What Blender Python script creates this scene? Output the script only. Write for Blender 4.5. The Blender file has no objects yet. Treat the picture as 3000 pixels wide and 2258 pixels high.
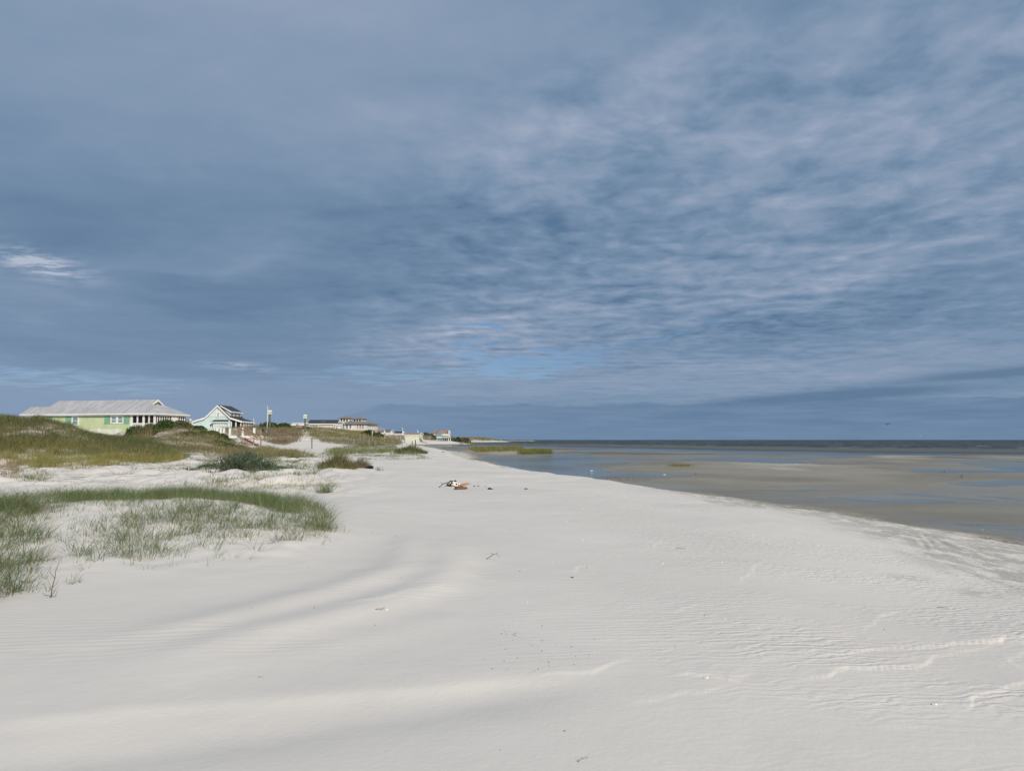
import bpy, math, random
import numpy as np
from mathutils import Vector
R = math.radians
random.seed(7); RNG = np.random.default_rng(11)
F = 2142.0; TILT = math.atan(159/F); EYE = 1.7; W = -0.8      # lens in pixels of the 3000 wide photo, eye height, water level
SUN_EL, SUN_AZ = R(28), R(31)                                # sun behind the viewer, a little to the right

# ------------------------------------------------------------------ basics
scene = bpy.context.scene
col = scene.collection
def ray(px, py):
    a = (px-1500)/F; b = (1129-py)/F; c, s = math.cos(TILT), math.sin(TILT)
    return np.array([a, c - s*b, s + c*b])
def PT(px, py, Y):
    d = ray(px, py); return np.array([0, 0, EYE]) + d*(Y/d[1])
def GP(px, py, z=0.0):
    d = ray(px, py); return np.array([0, 0, EYE]) + d*((z-EYE)/d[2])
def project(x, y, z):
    c, s = math.cos(TILT), math.sin(TILT); zz = z-EYE
    f = np.maximum(y*c + zz*s, 1e-3); u = -y*s + zz*c
    return 1500+F*x/f, 1129-F*u/f
def sstep(a, b, x):
    t = np.clip((x-a)/(b-a), 0, 1); return t*t*(3-2*t)

# value noise in numpy
_perm = np.random.default_rng(3).random((256, 256))
def vnoise(x, y):
    xi = np.floor(x).astype(int); yi = np.floor(y).astype(int); fx = x-xi; fy = y-yi
    fx = fx*fx*(3-2*fx); fy = fy*fy*(3-2*fy)
    a = _perm[xi & 255, yi & 255]; b = _perm[(xi+1) & 255, yi & 255]
    c = _perm[xi & 255, (yi+1) & 255]; d = _perm[(xi+1) & 255, (yi+1) & 255]
    return (a*(1-fx)+b*fx)*(1-fy) + (c*(1-fx)+d*fx)*fy - .5
def fbm(x, y, o=4):
    s = 0; a = 1.0
    for i in range(o):
        s = s + a*vnoise(x+17.3*i, y+31.7*i); x = x*2.03; y = y*2.03; a *= .5
    return s

# ------------------------------------------------------------------ terrain
CP = []   # control points: px, py or None, Y, z
def C(px, py, Y): p = PT(px, py, Y); CP.append((math.atan2(p[0], p[1]), math.log(math.hypot(p[0], p[1])), p[2]))
def Z(px, Y, z): X = (px-1500)/F*Y; CP.append((math.atan2(X, Y), math.log(math.hypot(X, Y)), z))
for px in (-900, 300, 1500, 2700, 3900): Z(px, 1.0, 0)
for px, z in ((-900, .0), (0, .03), (700, .0), (1500, 0), (2200, -.03), (3000, -.08), (3900, -.15)): Z(px, 4, z)
for px, z in ((-900, .1), (0, .05), (700, .0), (1500, 0), (2200, -.04), (3000, -.2), (3900, -.3)): Z(px, 7.5, z)
for px, z in ((-900, .2), (0, .08), (500, .06), (1000, .0), (1500, -.0), (2200, -.1), (3000, -.4)): Z(px, 12, z)
for px, Y, z in ((-700, 14, .4), (0, 13.5, .33), (150, 15, .40), (350, 16.2, .44), (550, 16.4, .44), (750, 15.8, .36), (900, 14.5, .2), (1050, 13.5, .04), (-700, 10.5, .2), (150, 11, .12), (500, 12.2, .16)): Z(px, Y, z)
for px, Y, z in ((0, 18, .05), (400, 20, .05), (800, 19, .0), (-700, 19, .1), (1300, 20, -.02), (1700, 20, -.05), (2200, 18, -.2)): Z(px, Y, z)
for px, Y, z in ((-500, 26, .2), (0, 26, .12), (400, 28, .1), (800, 27, .06), (1300, 28, 0), (1700, 30, -.1), (2100, 28, -.35)): Z(px, Y, z)
for px, Y, z in ((-500, 38, .35), (0, 37, .28), (300, 38, .25), (600, 36, .2), (700, 34, .28), (850, 38, .2), (1000, 38, .32), (1100, 40, .1), (1400, 42, 0), (1650, 42, -.15)): Z(px, Y, z)
for px, Y, z in ((-500, 45, .6), (0, 45, .45), (300, 46, .4), (500, 50, .4), (650, 52, .38), (900, 52, .3), (1100, 55, .2), (1400, 60, 0)): Z(px, Y, z)
for px, py, Y in ((-500, 1215, 60), (-200, 1218, 60), (0, 1226, 60), (100, 1235, 60), (160, 1246, 60), (200, 1258, 60), (250, 1287, 60), (300, 1299, 60), (370, 1307, 60), (440, 1316, 60), (520, 1332, 60)): C(px, py, Y)
for px, py, Y in ((-500, 1230, 74), (0, 1250, 74), (200, 1268, 74), (260, 1294, 74), (330, 1298, 74), (400, 1280, 78), (460, 1262, 82), (530, 1246, 82), (570, 1257, 82), (610, 1270, 82), (650, 1286, 80), (690, 1306, 78)): C(px, py, Y)
for px, Y, z in ((-500, 100, 3.2), (100, 105, 2.8), (300, 95, 1.7), (300, 108, 1.9), (430, 95, 2.0), (520, 98, 2.8), (600, 100, 2.2), (650, 97, 1.6), (700, 97, 1.25), (740, 97, 1.1), (765, 92, .7), (720, 88, .75), (690, 68, .5), (600, 66, .6)): Z(px, Y, z)
for px, Y, z in ((850, 70, .38), (1000, 70, .35), (1200, 78, .45), (1200, 95, .2), (1350, 80, .0), (900, 92, .5), (800, 100, .95), (1000, 105, .8), (1100, 110, .7)): Z(px, Y, z)
for px, py, Y in ((770, 1256, 125), (810, 1252, 125), (850, 1258, 125), (875, 1266, 125), (888, 1272, 125), (905, 1262, 128), (930, 1260, 140), (980, 1266, 145), (1020, 1272, 145), (1050, 1277, 145), (1090, 1285, 145), (1120, 1291, 145), (1160, 1294, 145), (700, 1262, 130), (640, 1262, 130)): C(px, py, Y)
for px, Y, z in ((-500, 140, 3.6), (0, 140, 3.6), (300, 140, 3.6), (500, 150, 3.6), (650, 180, 4), (800, 170, 3.8), (950, 180, 4), (1050, 190, 3.6), (1130, 200, 2), (1200, 200, .6), (1280, 165, -.05), (1230, 165, .1), (1350, 140, -.15)): Z(px, Y, z)
for px, Y, z in ((-500, 250, 4), (0, 250, 4), (600, 230, 4.3), (900, 240, 4.4), (1050, 250, 4.2), (1110, 260, 2.9), (1160, 270, 1.7), (1215, 270, .6), (1290, 260, -.5)): Z(px, Y, z)
for px, Y, z in ((-500, 400, 4), (300, 400, 4), (900, 400, 4), (1100, 400, 3), (1170, 390, 2), (1240, 400, 1.6), (1300, 400, 1.0), (1230, 350, .6), (1330, 420, .6)): Z(px, Y, z)
for px, Y, z in ((0, 800, 4), (900, 800, 4), (1200, 600, 3.2), (1260, 520, 2.6), (1330, 520, 1.0), (0, 2500, 4), (1200, 2500, 3), (3500, 2500, 0), (3500, 400, 0), (2500, 100, -.5), (3500, 60, -.5), (3500, 25, -.6), (2200, 45, -.5)): Z(px, Y, z)
CPA = np.array(CP); K = CPA[:, :2]*np.array([3.0, 1.0])
def _phi(d): return np.sqrt(d*d + .0004)*d*d/(d+.05)
def _dist(a, b): return np.sqrt(np.maximum(((a[:, None, :]-b[None, :, :])**2).sum(-1), 0))
_n = len(K); A_ = np.zeros((_n+3, _n+3)); A_[:_n, :_n] = np.abs(_dist(K, K)) + np.eye(_n)*(-.01)
A_[:_n, _n] = 1; A_[:_n, _n+1:] = K; A_[_n, :_n] = 1; A_[_n+1:, :_n] = K.T
RW = np.linalg.solve(A_, np.concatenate([CPA[:, 2], [0, 0, 0]]))
def rbf(az, lr):
    q = np.stack([az*3.0, lr], 1); out = np.empty(len(q))
    for i in range(0, len(q), 40000):
        s = q[i:i+40000]; d = np.sqrt(_dist(s, K)**2 + .0025)
        out[i:i+40000] = d @ RW[:_n] + RW[_n] + s @ RW[_n+1:]
    return out
SH = np.array([(-60, 17), (0, 15.6), (10, 14.6), (19, 13.3), (21.9, 12.4), (26.3, 11.5), (35.7, 8.9), (49.1, 4.5), (70, .3), (92, -2.6), (111, -4.2), (145, -9), (180, -15), (230, -24), (290, -38), (345, -46), (375, -30), (400, -16), (440, -18), (520, -44), (700, -62), (1000, -90), (3000, -300)])
def shore(y): return np.interp(y, SH[:, 0], SH[:, 1])
# flats: bars (+) and pools (-) given where they lie on the wet ground: px, py, half widths in px, height
BARS = [(2330, 1377, 420, 16, .16), (2380, 1361, 260, 6, .2), (2650, 1398, 350, 16, .10), (2850, 1341, 330, 6, .34), (2120, 1404, 230, 9, .05),
        (1700, 1299, 230, 2.0, .5), (1560, 1304, 140, 1.6, .45), (1880, 1301, 190, 1.2, .24), (1960, 1364, 70, 4, .10), (1780, 1352, 200, 7, .05), (1450, 1326, 110, 7, .15),
        (1450, 1311, 110, 3, .2), (1640, 1313, 220, 3, .10), (1560, 1324, 80, 4.5, .14), (2000, 1330, 280, 7, .05), (2300, 1440, 420, 30, .045), (2800, 1500, 400, 40, .06), (2100, 1420, 350, 12, .04), (1980, 1412, 160, 7, .06), (2300, 1420, 300, 8, .06),
        (2900, 1372, 230, 8, -.14), (2760, 1392, 130, 8, -.06), (2980, 1412, 120, 8, -.12), (1640, 1368, 230, 12, -.17), (1980, 1392, 190, 6, -.11), (1560, 1345, 190, 9, -.16), (1500, 1303, 300, 2.5, -.02),
        (2060, 1350, 120, 4, -.08), (2250, 1347, 170, 3, -.08), (2180, 1440, 200, 5, -.10), (2560, 1470, 170, 6, -.10), (2050, 1424, 160, 4, -.05), (2850, 1536, 140, 9, -.08), (1800, 1388, 150, 8, -.13), (2200, 1454, 120, 4, -.06), (2740, 1450, 150, 5, -.06)]
def flats(x, y):
    r = np.maximum(np.hypot(x, y), .5)
    yy = np.maximum(y, 4); px = 1500 + F*x/yy; py = 1288 + (EYE-W)*F/yy
    wx = fbm(x*.12, y*.05, 4); wy = fbm(x*.10+40, y*.05+9, 3)
    pxw = px + wx*260/np.maximum(1, 20/yy); pyw = py + wy*(py-1288)*.28
    z = np.full_like(x, -.001)
    z += fbm(x*.18+5, y*.10+2, 5)*.050 + fbm(x*1.1, y*.8, 3)*.012
    for (a, b, ra, rb, h) in BARS:
        z += h*np.exp(-((pxw-a)/ra)**2 - ((pyw-b)/rb)**2)
    z = np.where((z > .05), .05+(z-.05)*.5, z)
    # the bottom falls away to the open sea
    edge = np.interp(px, [1200, 1700, 2100, 2500, 3000, 4000], [460, 320, 230, 185, 160, 150])
    z -= sstep(0, 1, (y-edge*.5)/(edge*.5))*.30 + sstep(0, 1, (y-edge*.85)/(edge*.7))*1.2 + sstep(0, 1, (y-edge*1.1)/(edge*3))*3
    return W + z
# wind ridges and little scarps in the foreground, as lines on the ground (photo pixels at 2212 wide), kind, height, width
K2 = 3000/2212
LINES = [
 ('ridge', [(-300, 1600), (150, 1548), (390, 1520), (700, 1495), (1000, 1470), (1250, 1448), (1420, 1420)], .017, .16, 1.0),
 ('swale', [(-300, 1720), (150, 1640), (700, 1560), (1000, 1512), (1300, 1470)], -.030, .30, .34),
 ('ridge', [(60, 1420), (250, 1385), (480, 1340), (700, 1285), (853, 1233), (885, 1185), (885, 1150)], .062, .34, .40),
 ('ridge', [(150, 1480), (400, 1415), (600, 1360), (800, 1312), (930, 1268), (976, 1220), (955, 1160)], .062, .34, .40),
 ('ridge', [(100, 1490), (500, 1430), (800, 1370), (1000, 1310)], .02, .4, .8),
 ('scarp', [(1640, 1402), (1700, 1400), (1790, 1396), (1900, 1378), (2000, 1362), (2100, 1350), (2200, 1330), (2400, 1310)], .045, .035, .6),
 ('scarp', [(1640, 1470), (1800, 1440), (1950, 1412), (2080, 1375), (2150, 1340), (2190, 1345), (2300, 1330)], .032, .03, .5),
 ('scarp', [(1450, 1462), (1500, 1459), (1560, 1462), (1600, 1470)], .030, .03, .35),
 ('scarp', [(1500, 1452), (1560, 1455), (1620, 1452)], .02, .03, .3),
 ('scarp', [(1150, 1462), (1280, 1452), (1400, 1425)], .018, .03, .4),
 ('scarp', [(1350, 1520), (1500, 1495), (1600, 1480)], .015, .04, .4),
 ('scarp', [(1440, 1320), (1500, 1300), (1560, 1298)], .022, .03, .3),
 ('scarp', [(1590, 1255), (1598, 1235), (1625, 1220), (1635, 1208), (1650, 1190)], .02, .04, .4),
 ('scarp', [(1380, 1190), (1430, 1165), (1440, 1155)], .015, .05, .4),
 ('scarp', [(1240, 1235), (1260, 1222), (1290, 1224)], .04, .08, .4),
 ('scarp', [(700, 1318), (800, 1305), (900, 1280), (985, 1262)], .03, .06, .5),
 ('scarp', [(1860, 1350), (1880, 1320), (1900, 1300), (1945, 1285)], .025, .03, .3),
 ('scarp', [(2030, 1545), (2120, 1500), (2180, 1455), (2212, 1380), (2240, 1300)], .022, .04, .4),
 ('scarp', [(1900, 1560), (1950, 1552), (2000, 1548)], .02, .05, .3),
 ('swale', [(1975, 1118), (1990, 1132), (2003, 1150)], -.018, .06, .06), ('swale', [(1990, 1116), (2006, 1130), (2020, 1148)], -.018, .06, .06), ('swale', [(2004, 1118), (2040, 1136), (2090, 1150)], -.018, .06, .06),
 ('scarp', [(2130, 1660), (2180, 1640), (2230, 1630)], .02, .04, .3),
]
def lines_height(x, y):
    out = np.zeros_like(x)
    wob = fbm(x*1.9, y*1.9, 3)*.17; wob2 = fbm(x*4.5, y*4.5, 1)*.02
    for kind, pts, h, wn, wf in LINES:
        P = np.array([GP(p[0]*K2, p[1]*K2, 0)[:2] for p in pts])
        lo = P.min(0)-2.5; hi = P.max(0)+2.5
        m = (x > lo[0]) & (x < hi[0]) & (y > lo[1]) & (y < hi[1])
        if not m.any(): continue
        X = x[m]; Y = y[m]; best = np.full(X.shape, 1e9); sg = np.zeros(X.shape); al = np.zeros(X.shape)
        L = np.concatenate([[0], np.cumsum(np.hypot(*(P[1:]-P[:-1]).T))])
        for i in range(len(P)-1):
            a, b = P[i], P[i+1]; d = b-a; l = np.hypot(*d)
            t = np.clip(((X-a[0])*d[0]+(Y-a[1])*d[1])/l**2, 0, 1)
            dx = X-a[0]-t*d[0]; dy = Y-a[1]-t*d[1]; dd = np.hypot(dx, dy)
            u = dd < best; best = np.where(u, dd, best)
            s = np.sign(d[0]*dy-d[1]*dx) * (1 if d[0] >= 0 or kind == 'scarp' else -1)
            sg = np.where(u, s, sg); al = np.where(u, L[i]+t*l, al)
        e = sstep(0, .22*L[-1]+.05, al)*sstep(0, .22*L[-1]+.05, L[-1]-al)
        k = 1.0 if kind == 'scarp' else .2
        s = best*sg + (wob[m]+wob2[m])*k
        if kind == 'scarp':
            v = np.where(s > 0, np.exp(-(s/wf)), 0)*sstep(-wn*1.3, wn*1.0, s) * (.55+.9*np.clip(.45+fbm(X*1.3+h*99, Y*1.3, 3)*1.4, 0, 1))
        else:
            v = np.where(s > 0, np.exp(-(s/wf)**2), np.exp(-(s/wn)**2))
        out[m] += h*e*v*(.30 if kind == 'scarp' else 1)
    return out
def height(x, y):
    x = np.asarray(x, float); y = np.asarray(y, float); sh = x.shape; x = x.ravel(); y = y.ravel()
    az = np.arctan2(x, y); r = np.maximum(np.hypot(x, y), .6)
    z = rbf(np.clip(az, R(-52), R(55)), np.log(r))
    z = z + (0-z)*sstep(R(75), R(150), np.abs(az))
    dune = sstep(1.0, 2.4, z)
    z = z + fbm(x*.22, y*.22, 4)*(.10+.7*dune)*sstep(16, 40, r) + fbm(x*.9, y*.9, 4)*(.035+.25*dune)*sstep(9, 30, r)
    # hummocky sand under the plants in the middle distance
    px, py = 1500+F*x/np.maximum(y, 1), r
    hum = sstep(1250, 900, px)*sstep(17, 30, r)*sstep(100, 60, r)
    z = z + hum*(np.abs(fbm(x*.55+9, y*.45, 4))*.45-.09)
    z = z + fbm(x*1.5+5, y*1.3, 3)*.08*sstep(9.5, 12, r)*sstep(20, 17, r)*sstep(1000, 800, px)
    n = r < 22; z[n] += lines_height(x[n], y[n])
    d = shore(y) - x
    d = d + fbm(x*.25+3, y*.12, 4)*1.3*sstep(8, 30, r) + fbm(x*1.5, y*1.5, 3)*.25
    Lf = 4.6 + .035*np.maximum(y-20, 0)
    s = np.clip(d/Lf, 0, 1); s = np.where(s < 1, s**1.25*(1.25-.25*s), 1)
    # trampled, lumpy berm just above the wet sand
    berm = np.exp(-((d-2.1)/1.4)**2)*sstep(60, 25, y)
    zf = flats(x, y)
    z = zf*(1-s) + z*s + berm*(fbm(x*3.2, y*3.2, 3)*.045)
    # far point of land with scrub dunes
    R_ = np.maximum(y, 1); pp = 1500+F*x/R_
    far = np.exp(-((pp-1415)/95)**2)*np.exp(-((y-1000)/260)**2)*7.0 + np.exp(-((pp-1330)/90)**2)*np.exp(-((y-800)/200)**2)*4 + np.exp(-((pp-1530)/70)**2)*np.exp(-((y-1500)/300)**2)*5.
    z = z + np.where(y > 350, far*(.75+fbm(x*.02, y*.01, 3)*.9), 0)
    return z.reshape(sh)

def mesh_arrays(name, V, quads=None, tris=None, smooth=True):
    me = bpy.data.meshes.new(name)
    nq = 0 if quads is None else len(quads); nt = 0 if tris is None else len(tris)
    me.vertices.add(len(V)); me.vertices.foreach_set('co', np.asarray(V, np.float32).ravel())
    idx = []; 
    if nq: idx.append(np.asarray(quads).ravel())
    if nt: idx.append(np.asarray(tris).ravel())
    idx = np.concatenate(idx).astype(np.int32)
    me.loops.add(len(idx)); me.loops.foreach_set('vertex_index', idx)
    me.polygons.add(nq+nt)
    st = np.concatenate([np.arange(nq)*4, nq*4+np.arange(nt)*3]).astype(np.int32)
    me.polygons.foreach_set('loop_start', st)
    if smooth: me.polygons.foreach_set('use_smooth', np.ones(nq+nt, bool))
    me.update(calc_edges=True); me.validate()
    return me
def attr(me, name, vals):
    a = me.attributes.new(name, 'FLOAT', 'POINT'); a.data.foreach_set('value', np.asarray(vals, np.float32).ravel())

# ------------------------------------------------------------------ materials
class NT:
    def __init__(s, tree): s.t = tree; s.n = tree.nodes; s.l = tree.links
    def N(s, kind, **kw):
        n = s.n.new(kind)
        for k, v in kw.items():
            if hasattr(n, k): setattr(n, k, v)
        return n
    def put(s, sock, v):
        if v is None: return
        if isinstance(v, bpy.types.NodeSocket): s.l.new(v, sock)
        else: sock.default_value = v
    def M(s, op, a, b=None, c=None, clamp=False):
        n = s.N('ShaderNodeMath', operation=op); n.use_clamp = clamp
        s.put(n.inputs[0], a); s.put(n.inputs[1], b); s.put(n.inputs[2], c); return n.outputs[0]
    def V(s, op, a, b=None):
        n = s.N('ShaderNodeVectorMath', operation=op); s.put(n.inputs[0], a); s.put(n.inputs[1], b); return n.outputs[0]
    def mix(s, f, a, b, mode='MIX'):
        n = s.N('ShaderNodeMix'); n.data_type = 'RGBA'; n.blend_type = mode; n.clamp_factor = True
        s.put(n.inputs[0], f); s.put(n.inputs[6], a if isinstance(a, bpy.types.NodeSocket) else (*a, 1) if len(a) == 3 else a)
        s.put(n.inputs[7], b if isinstance(b, bpy.types.NodeSocket) else (*b, 1) if len(b) == 3 else b); return n.outputs[2]
    def noise(s, vec, scale=5, detail=4, rough=.5, dist=0.0):
        n = s.N('ShaderNodeTexNoise'); s.put(n.inputs['Vector'], vec); n.inputs['Scale'].default_value = scale
        n.inputs['Detail'].default_value = detail; n.inputs['Roughness'].default_value = rough; n.inputs['Distortion'].default_value = dist
        return n.outputs[0]
    def ss(s, x, a, b, lo=0.0, hi=1.0):
        n = s.N('ShaderNodeMapRange', interpolation_type='SMOOTHSTEP'); s.put(n.inputs[0], x); s.put(n.inputs[1], a); s.put(n.inputs[2], b)
        n.inputs[3].default_value = lo; n.inputs[4].default_value = hi; return n.outputs[0]
    def mapping(s, vec, sc=(1, 1, 1), rot=(0, 0, 0), loc=(0, 0, 0)):
        n = s.N('ShaderNodeMapping'); s.put(n.inputs[0], vec); n.inputs[1].default_value = loc; n.inputs[2].default_value = rot; n.inputs[3].default_value = sc
        return n.outputs[0]
    def sep(s, v): n = s.N('ShaderNodeSeparateXYZ'); s.put(n.inputs[0], v); return n.outputs
    def comb(s, x, y, z): n = s.N('ShaderNodeCombineXYZ'); s.put(n.inputs[0], x); s.put(n.inputs[1], y); s.put(n.inputs[2], z); return n.outputs[0]
    def bump(s, h, dist=.01, strength=1.0, normal=None):
        n = s.N('ShaderNodeBump'); n.inputs['Strength'].default_value = strength; n.inputs['Distance'].default_value = dist
        s.put(n.inputs['Height'], h)
        if normal: s.put(n.inputs['Normal'], normal)
        return n.outputs[0]
    def attr(s, name): n = s.N('ShaderNodeAttribute'); n.attribute_name = name; return n.outputs['Fac']
def newmat(name):
    m = bpy.data.materials.new(name); m.use_nodes = True; t = NT(m.node_tree); b = t.n['Principled BSDF']; return m, t, b
def simple(name, c, rough=.6, var=.12, scale=3.0, spec=.3, metal=0.0, tint=None, stretch=(1, 1, 1), bump=0.0):
    m, t, b = newmat(name); tc = t.N('ShaderNodeTexCoord').outputs['Object']
    v = t.mapping(tc, stretch); n = t.noise(v, scale, 5, .6)
    c2 = tint or tuple(x*(1-2*var) for x in c); c1 = tuple(min(1, x*(1+var*.6)) for x in c) if not tint else c
    t.put(b.inputs['Base Color'], t.mix(t.ss(n, .3, .7), c2, c1))
    b.inputs['Roughness'].default_value = rough; b.inputs['Specular IOR Level'].default_value = spec; b.inputs['Metallic'].default_value = metal
    if bump: t.put(b.inputs['Normal'], t.bump(n, bump))
    return m

def sand_material():
    m, t, b = newmat('sand')
    geo = t.N('ShaderNodeNewGeometry'); pos = geo.outputs['Position']; x, y, z = t.sep(pos)[:3]
    litter = t.attr('litter')
    big = t.noise(pos, .22, 4, .5); mid = t.noise(pos, 1.7, 4, .6); fine = t.noise(pos, 26, 3, .6)
    dry = t.mix(t.ss(big, .3, .7), (.70, .665, .615), (.76, .725, .67))
    dry = t.mix(t.M('MULTIPLY', t.ss(mid, .35, .75), .25), dry, (.64, .61, .565))
    speck = t.ss(t.noise(pos, 9, 2, .5), .72, .76)
    # shelly grey lag along the foot of the beach
    zz = t.M('ADD', z, t.M('MULTIPLY', t.M('SUBTRACT', big, .5), .18))
    lagzone = t.M('MULTIPLY', t.ss(zz, W+.55, W+.47), t.ss(zz, W+.03, W+.12))
    lagn = t.noise(t.mapping(pos, (1, .5, 1), (0, 0, R(-35))), 2.6, 5, .68)
    lag = t.M('MULTIPLY', lagzone, t.ss(lagn, .40, .54))
    lag = t.M('MAXIMUM', lag, t.M('MULTIPLY', t.attr('lagpatch'), t.ss(t.noise(t.mapping(pos, (1, 1, 1), (0, 0, R(-40))), 7, 5, .7), .42, .55)))
    c = t.mix(t.M('MULTIPLY', lag, .75), dry, (.41, .40, .35))
    # wet
    wn = t.noise(pos, .9, 4, .6)
    wz = t.M('ADD', z, t.M('MULTIPLY', t.M('SUBTRACT', wn, .5), .10))
    wet = t.ss(wz, W+.20, W+.10)
    fl = t.noise(t.mapping(pos, (.06, .16, 1)), 1.0, 6, .62)
    wc = t.mix(t.ss(fl, .35, .65), (.222, .206, .165), (.285, .266, .213))
    barc = t.ss(z, W+.045, W+.10); far = t.ss(y, 60, 130)
    wc = t.mix(t.M('MULTIPLY', barc, t.M('ADD', .35, t.M('MULTIPLY', far, .5))), wc, (.46, .405, .31))
    mud = t.M('MULTIPLY', t.ss(t.noise(t.mapping(pos, (.02, .05, 1)), 1, 4, .5), .52, .62), far)
    wc = t.mix(t.M('MULTIPLY', mud, .65), wc, (.10, .09, .07))
    pit = t.ss(t.noise(pos, 5.5, 3, .6), .62, .70)
    wc = t.mix(t.M('MULTIPLY', pit, .35), wc, (.15, .135, .105))
    c = t.mix(wet, c, wc)
    c = t.mix(t.M('MULTIPLY', litter, t.ss(t.noise(pos, 1.6, 4, .65), .35, .6)), c, (.20, .165, .105))
    t.put(b.inputs['Base Color'], c)
    t.put(b.inputs['Roughness'], t.M('ADD', .92, t.M('MULTIPLY', wet, t.ss(z, W+.05, W-.01, -.32, -.62))))
    t.put(b.inputs['Specular IOR Level'], t.M('ADD', .08, t.M('MULTIPLY', wet, t.ss(z, W+.05, W-.01, .10, .40))))
    # wind ripples
    wv = t.N('ShaderNodeTexWave', wave_type='BANDS', bands_direction='Y', wave_profile='SIN')
    vp = t.mapping(pos, (1, 1, 0), (0, 0, R(-8)))
    t.put(wv.inputs['Vector'], t.mapping(vp, (.32, 1, 1))); wv.inputs['Scale'].default_value = 2.6; wv.inputs['Distortion'].default_value = 9
    wv.inputs['Detail'].default_value = 2.5; wv.inputs['Detail Scale'].default_value = 1.1; wv.inputs['Detail Roughness'].default_value = .55
    wv2 = t.N('ShaderNodeTexWave', wave_type='BANDS', bands_direction='Y', wave_profile='SIN')
    t.put(wv2.inputs['Vector'], t.mapping(pos, (.55, 1, 0), (0, 0, R(-28)))); wv2.inputs['Scale'].default_value = 3.0; wv2.inputs['Distortion'].default_value = 14
    wv2.inputs['Detail'].default_value = 3; wv2.inputs['Detail Scale'].default_value = 1.3; wv2.inputs['Detail Roughness'].default_value = .6
    rm = t.noise(t.mapping(pos, (.5, 1, 1)), .42, 3, .5)
    right = t.ss(t.M('ADD', x, t.M('MULTIPLY', y, .02)), .3, 3.2)
    m1 = t.M('MULTIPLY', t.M('MULTIPLY', t.ss(rm, .44, .58), t.ss(y, 4.6, 6.0)), .26)
    m2 = t.M('MULTIPLY', t.M('MULTIPLY', right, t.ss(rm, .36, .55)), t.ss(y, 4.0, 5.5, .25, .75))
    h = t.M('ADD', t.M('MULTIPLY', wv.outputs['Fac'], m1), t.M('MULTIPLY', wv2.outputs['Fac'], m2))
    h = t.M('ADD', h, t.M('MULTIPLY', fine, .22)); h = t.M('ADD', h, t.M('MULTIPLY', mid, 1.1))
    n1 = t.bump(h, .008, 1.0)
    h2 = t.M('ADD', t.M('MULTIPLY', lagn, lagzone), t.M('MULTIPLY', pit, t.M('MULTIPLY', wet, -.25)))
    t.put(b.inputs['Normal'], t.bump(h2, .05, 1.0, n1))
    return m

def water_material():
    m, t, b = newmat('sea water'); t.n.remove(b)
    out = t.n['Material Output']; pos = t.N('ShaderNodeNewGeometry').outputs['Position']; x, y, z = t.sep(pos)[:3]
    dep = t.attr('depth')
    far = t.ss(dep, .12, 1.0)
    n0 = t.noise(t.mapping(pos, (.7, 1.6, 0)), .9, 5, .6); n1 = t.noise(t.mapping(pos, (.5, 1.3, 0), (0, 0, .3)), .16, 5, .65)
    n2 = t.noise(t.mapping(pos, (1, 2, 0)), 6, 3, .6)
    h = t.M('ADD', t.M('MULTIPLY', n0, t.M('ADD', .012, t.M('MULTIPLY', far, .14))), t.M('MULTIPLY', n1, t.M('MULTIPLY', far, .35)))
    h = t.M('ADD', h, t.M('MULTIPLY', n2, .0022))
    nor = t.bump(h, 1.0, 1.0)
    gl = t.N('ShaderNodeBsdfGlossy'); t.put(gl.inputs['Roughness'], t.M('ADD', .05, t.M('MULTIPLY', far, .35))); t.put(gl.inputs['Normal'], nor)
    gl.inputs['Color'].default_value = (.92, .92, .92, 1)
    fr = t.N('ShaderNodeFresnel'); fr.inputs['IOR'].default_value = 1.33; t.put(fr.inputs['Normal'], nor)
    tr = t.N('ShaderNodeBsdfTransparent'); tr.inputs['Color'].default_value = (.90, .93, .92, 1)
    df = t.N('ShaderNodeBsdfDiffuse')
    streak = t.noise(t.mapping(pos, (.004, .02, 0)), 1, 4, .6)
    body = t.mix(t.ss(dep, .1, 1.6), (.165, .17, .14), (.018, .036, .042))
    body = t.mix(t.M('MULTIPLY', t.ss(streak, .45, .65), t.ss(dep, .9, .3, 0, .35)), body, (.10, .12, .11))
    # whitecaps: foam on the crests, only over deep water
    wc = t.noise(t.mapping(pos, (.14, .30, 0)), 1.0, 3, .6, .5); wc2 = t.noise(t.mapping(pos, (.012, .02, 0)), 1, 2, .5)
    foam = t.M('MULTIPLY', t.M('MULTIPLY', t.ss(wc, .61, .65), t.ss(wc2, .36, .46)), t.ss(dep, .5, 1.2))
    body = t.mix(foam, body, (.75, .77, .78)); t.put(df.inputs['Color'], body); t.put(df.inputs['Normal'], nor)
    ms = t.N('ShaderNodeMixShader'); t.put(ms.inputs[0], t.ss(dep, .03, .38)); t.l.new(tr.outputs[0], ms.inputs[1]); t.l.new(df.outputs[0], ms.inputs[2])
    ms2 = t.N('ShaderNodeMixShader')
    f = t.M('MULTIPLY', t.M('MULTIPLY', t.ss(dep, -.002, .05), t.M('MINIMUM', fr.outputs[0], t.M('SUBTRACT', .52, t.M('MULTIPLY', t.ss(dep, .03, .3), .38)))), t.M('SUBTRACT', 1, foam))
    t.put(ms2.inputs[0], f); t.l.new(ms.outputs[0], ms2.inputs[1]); t.l.new(gl.outputs[0], ms2.inputs[2])
    t.l.new(ms2.outputs[0], out.inputs[0]); return m

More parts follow.
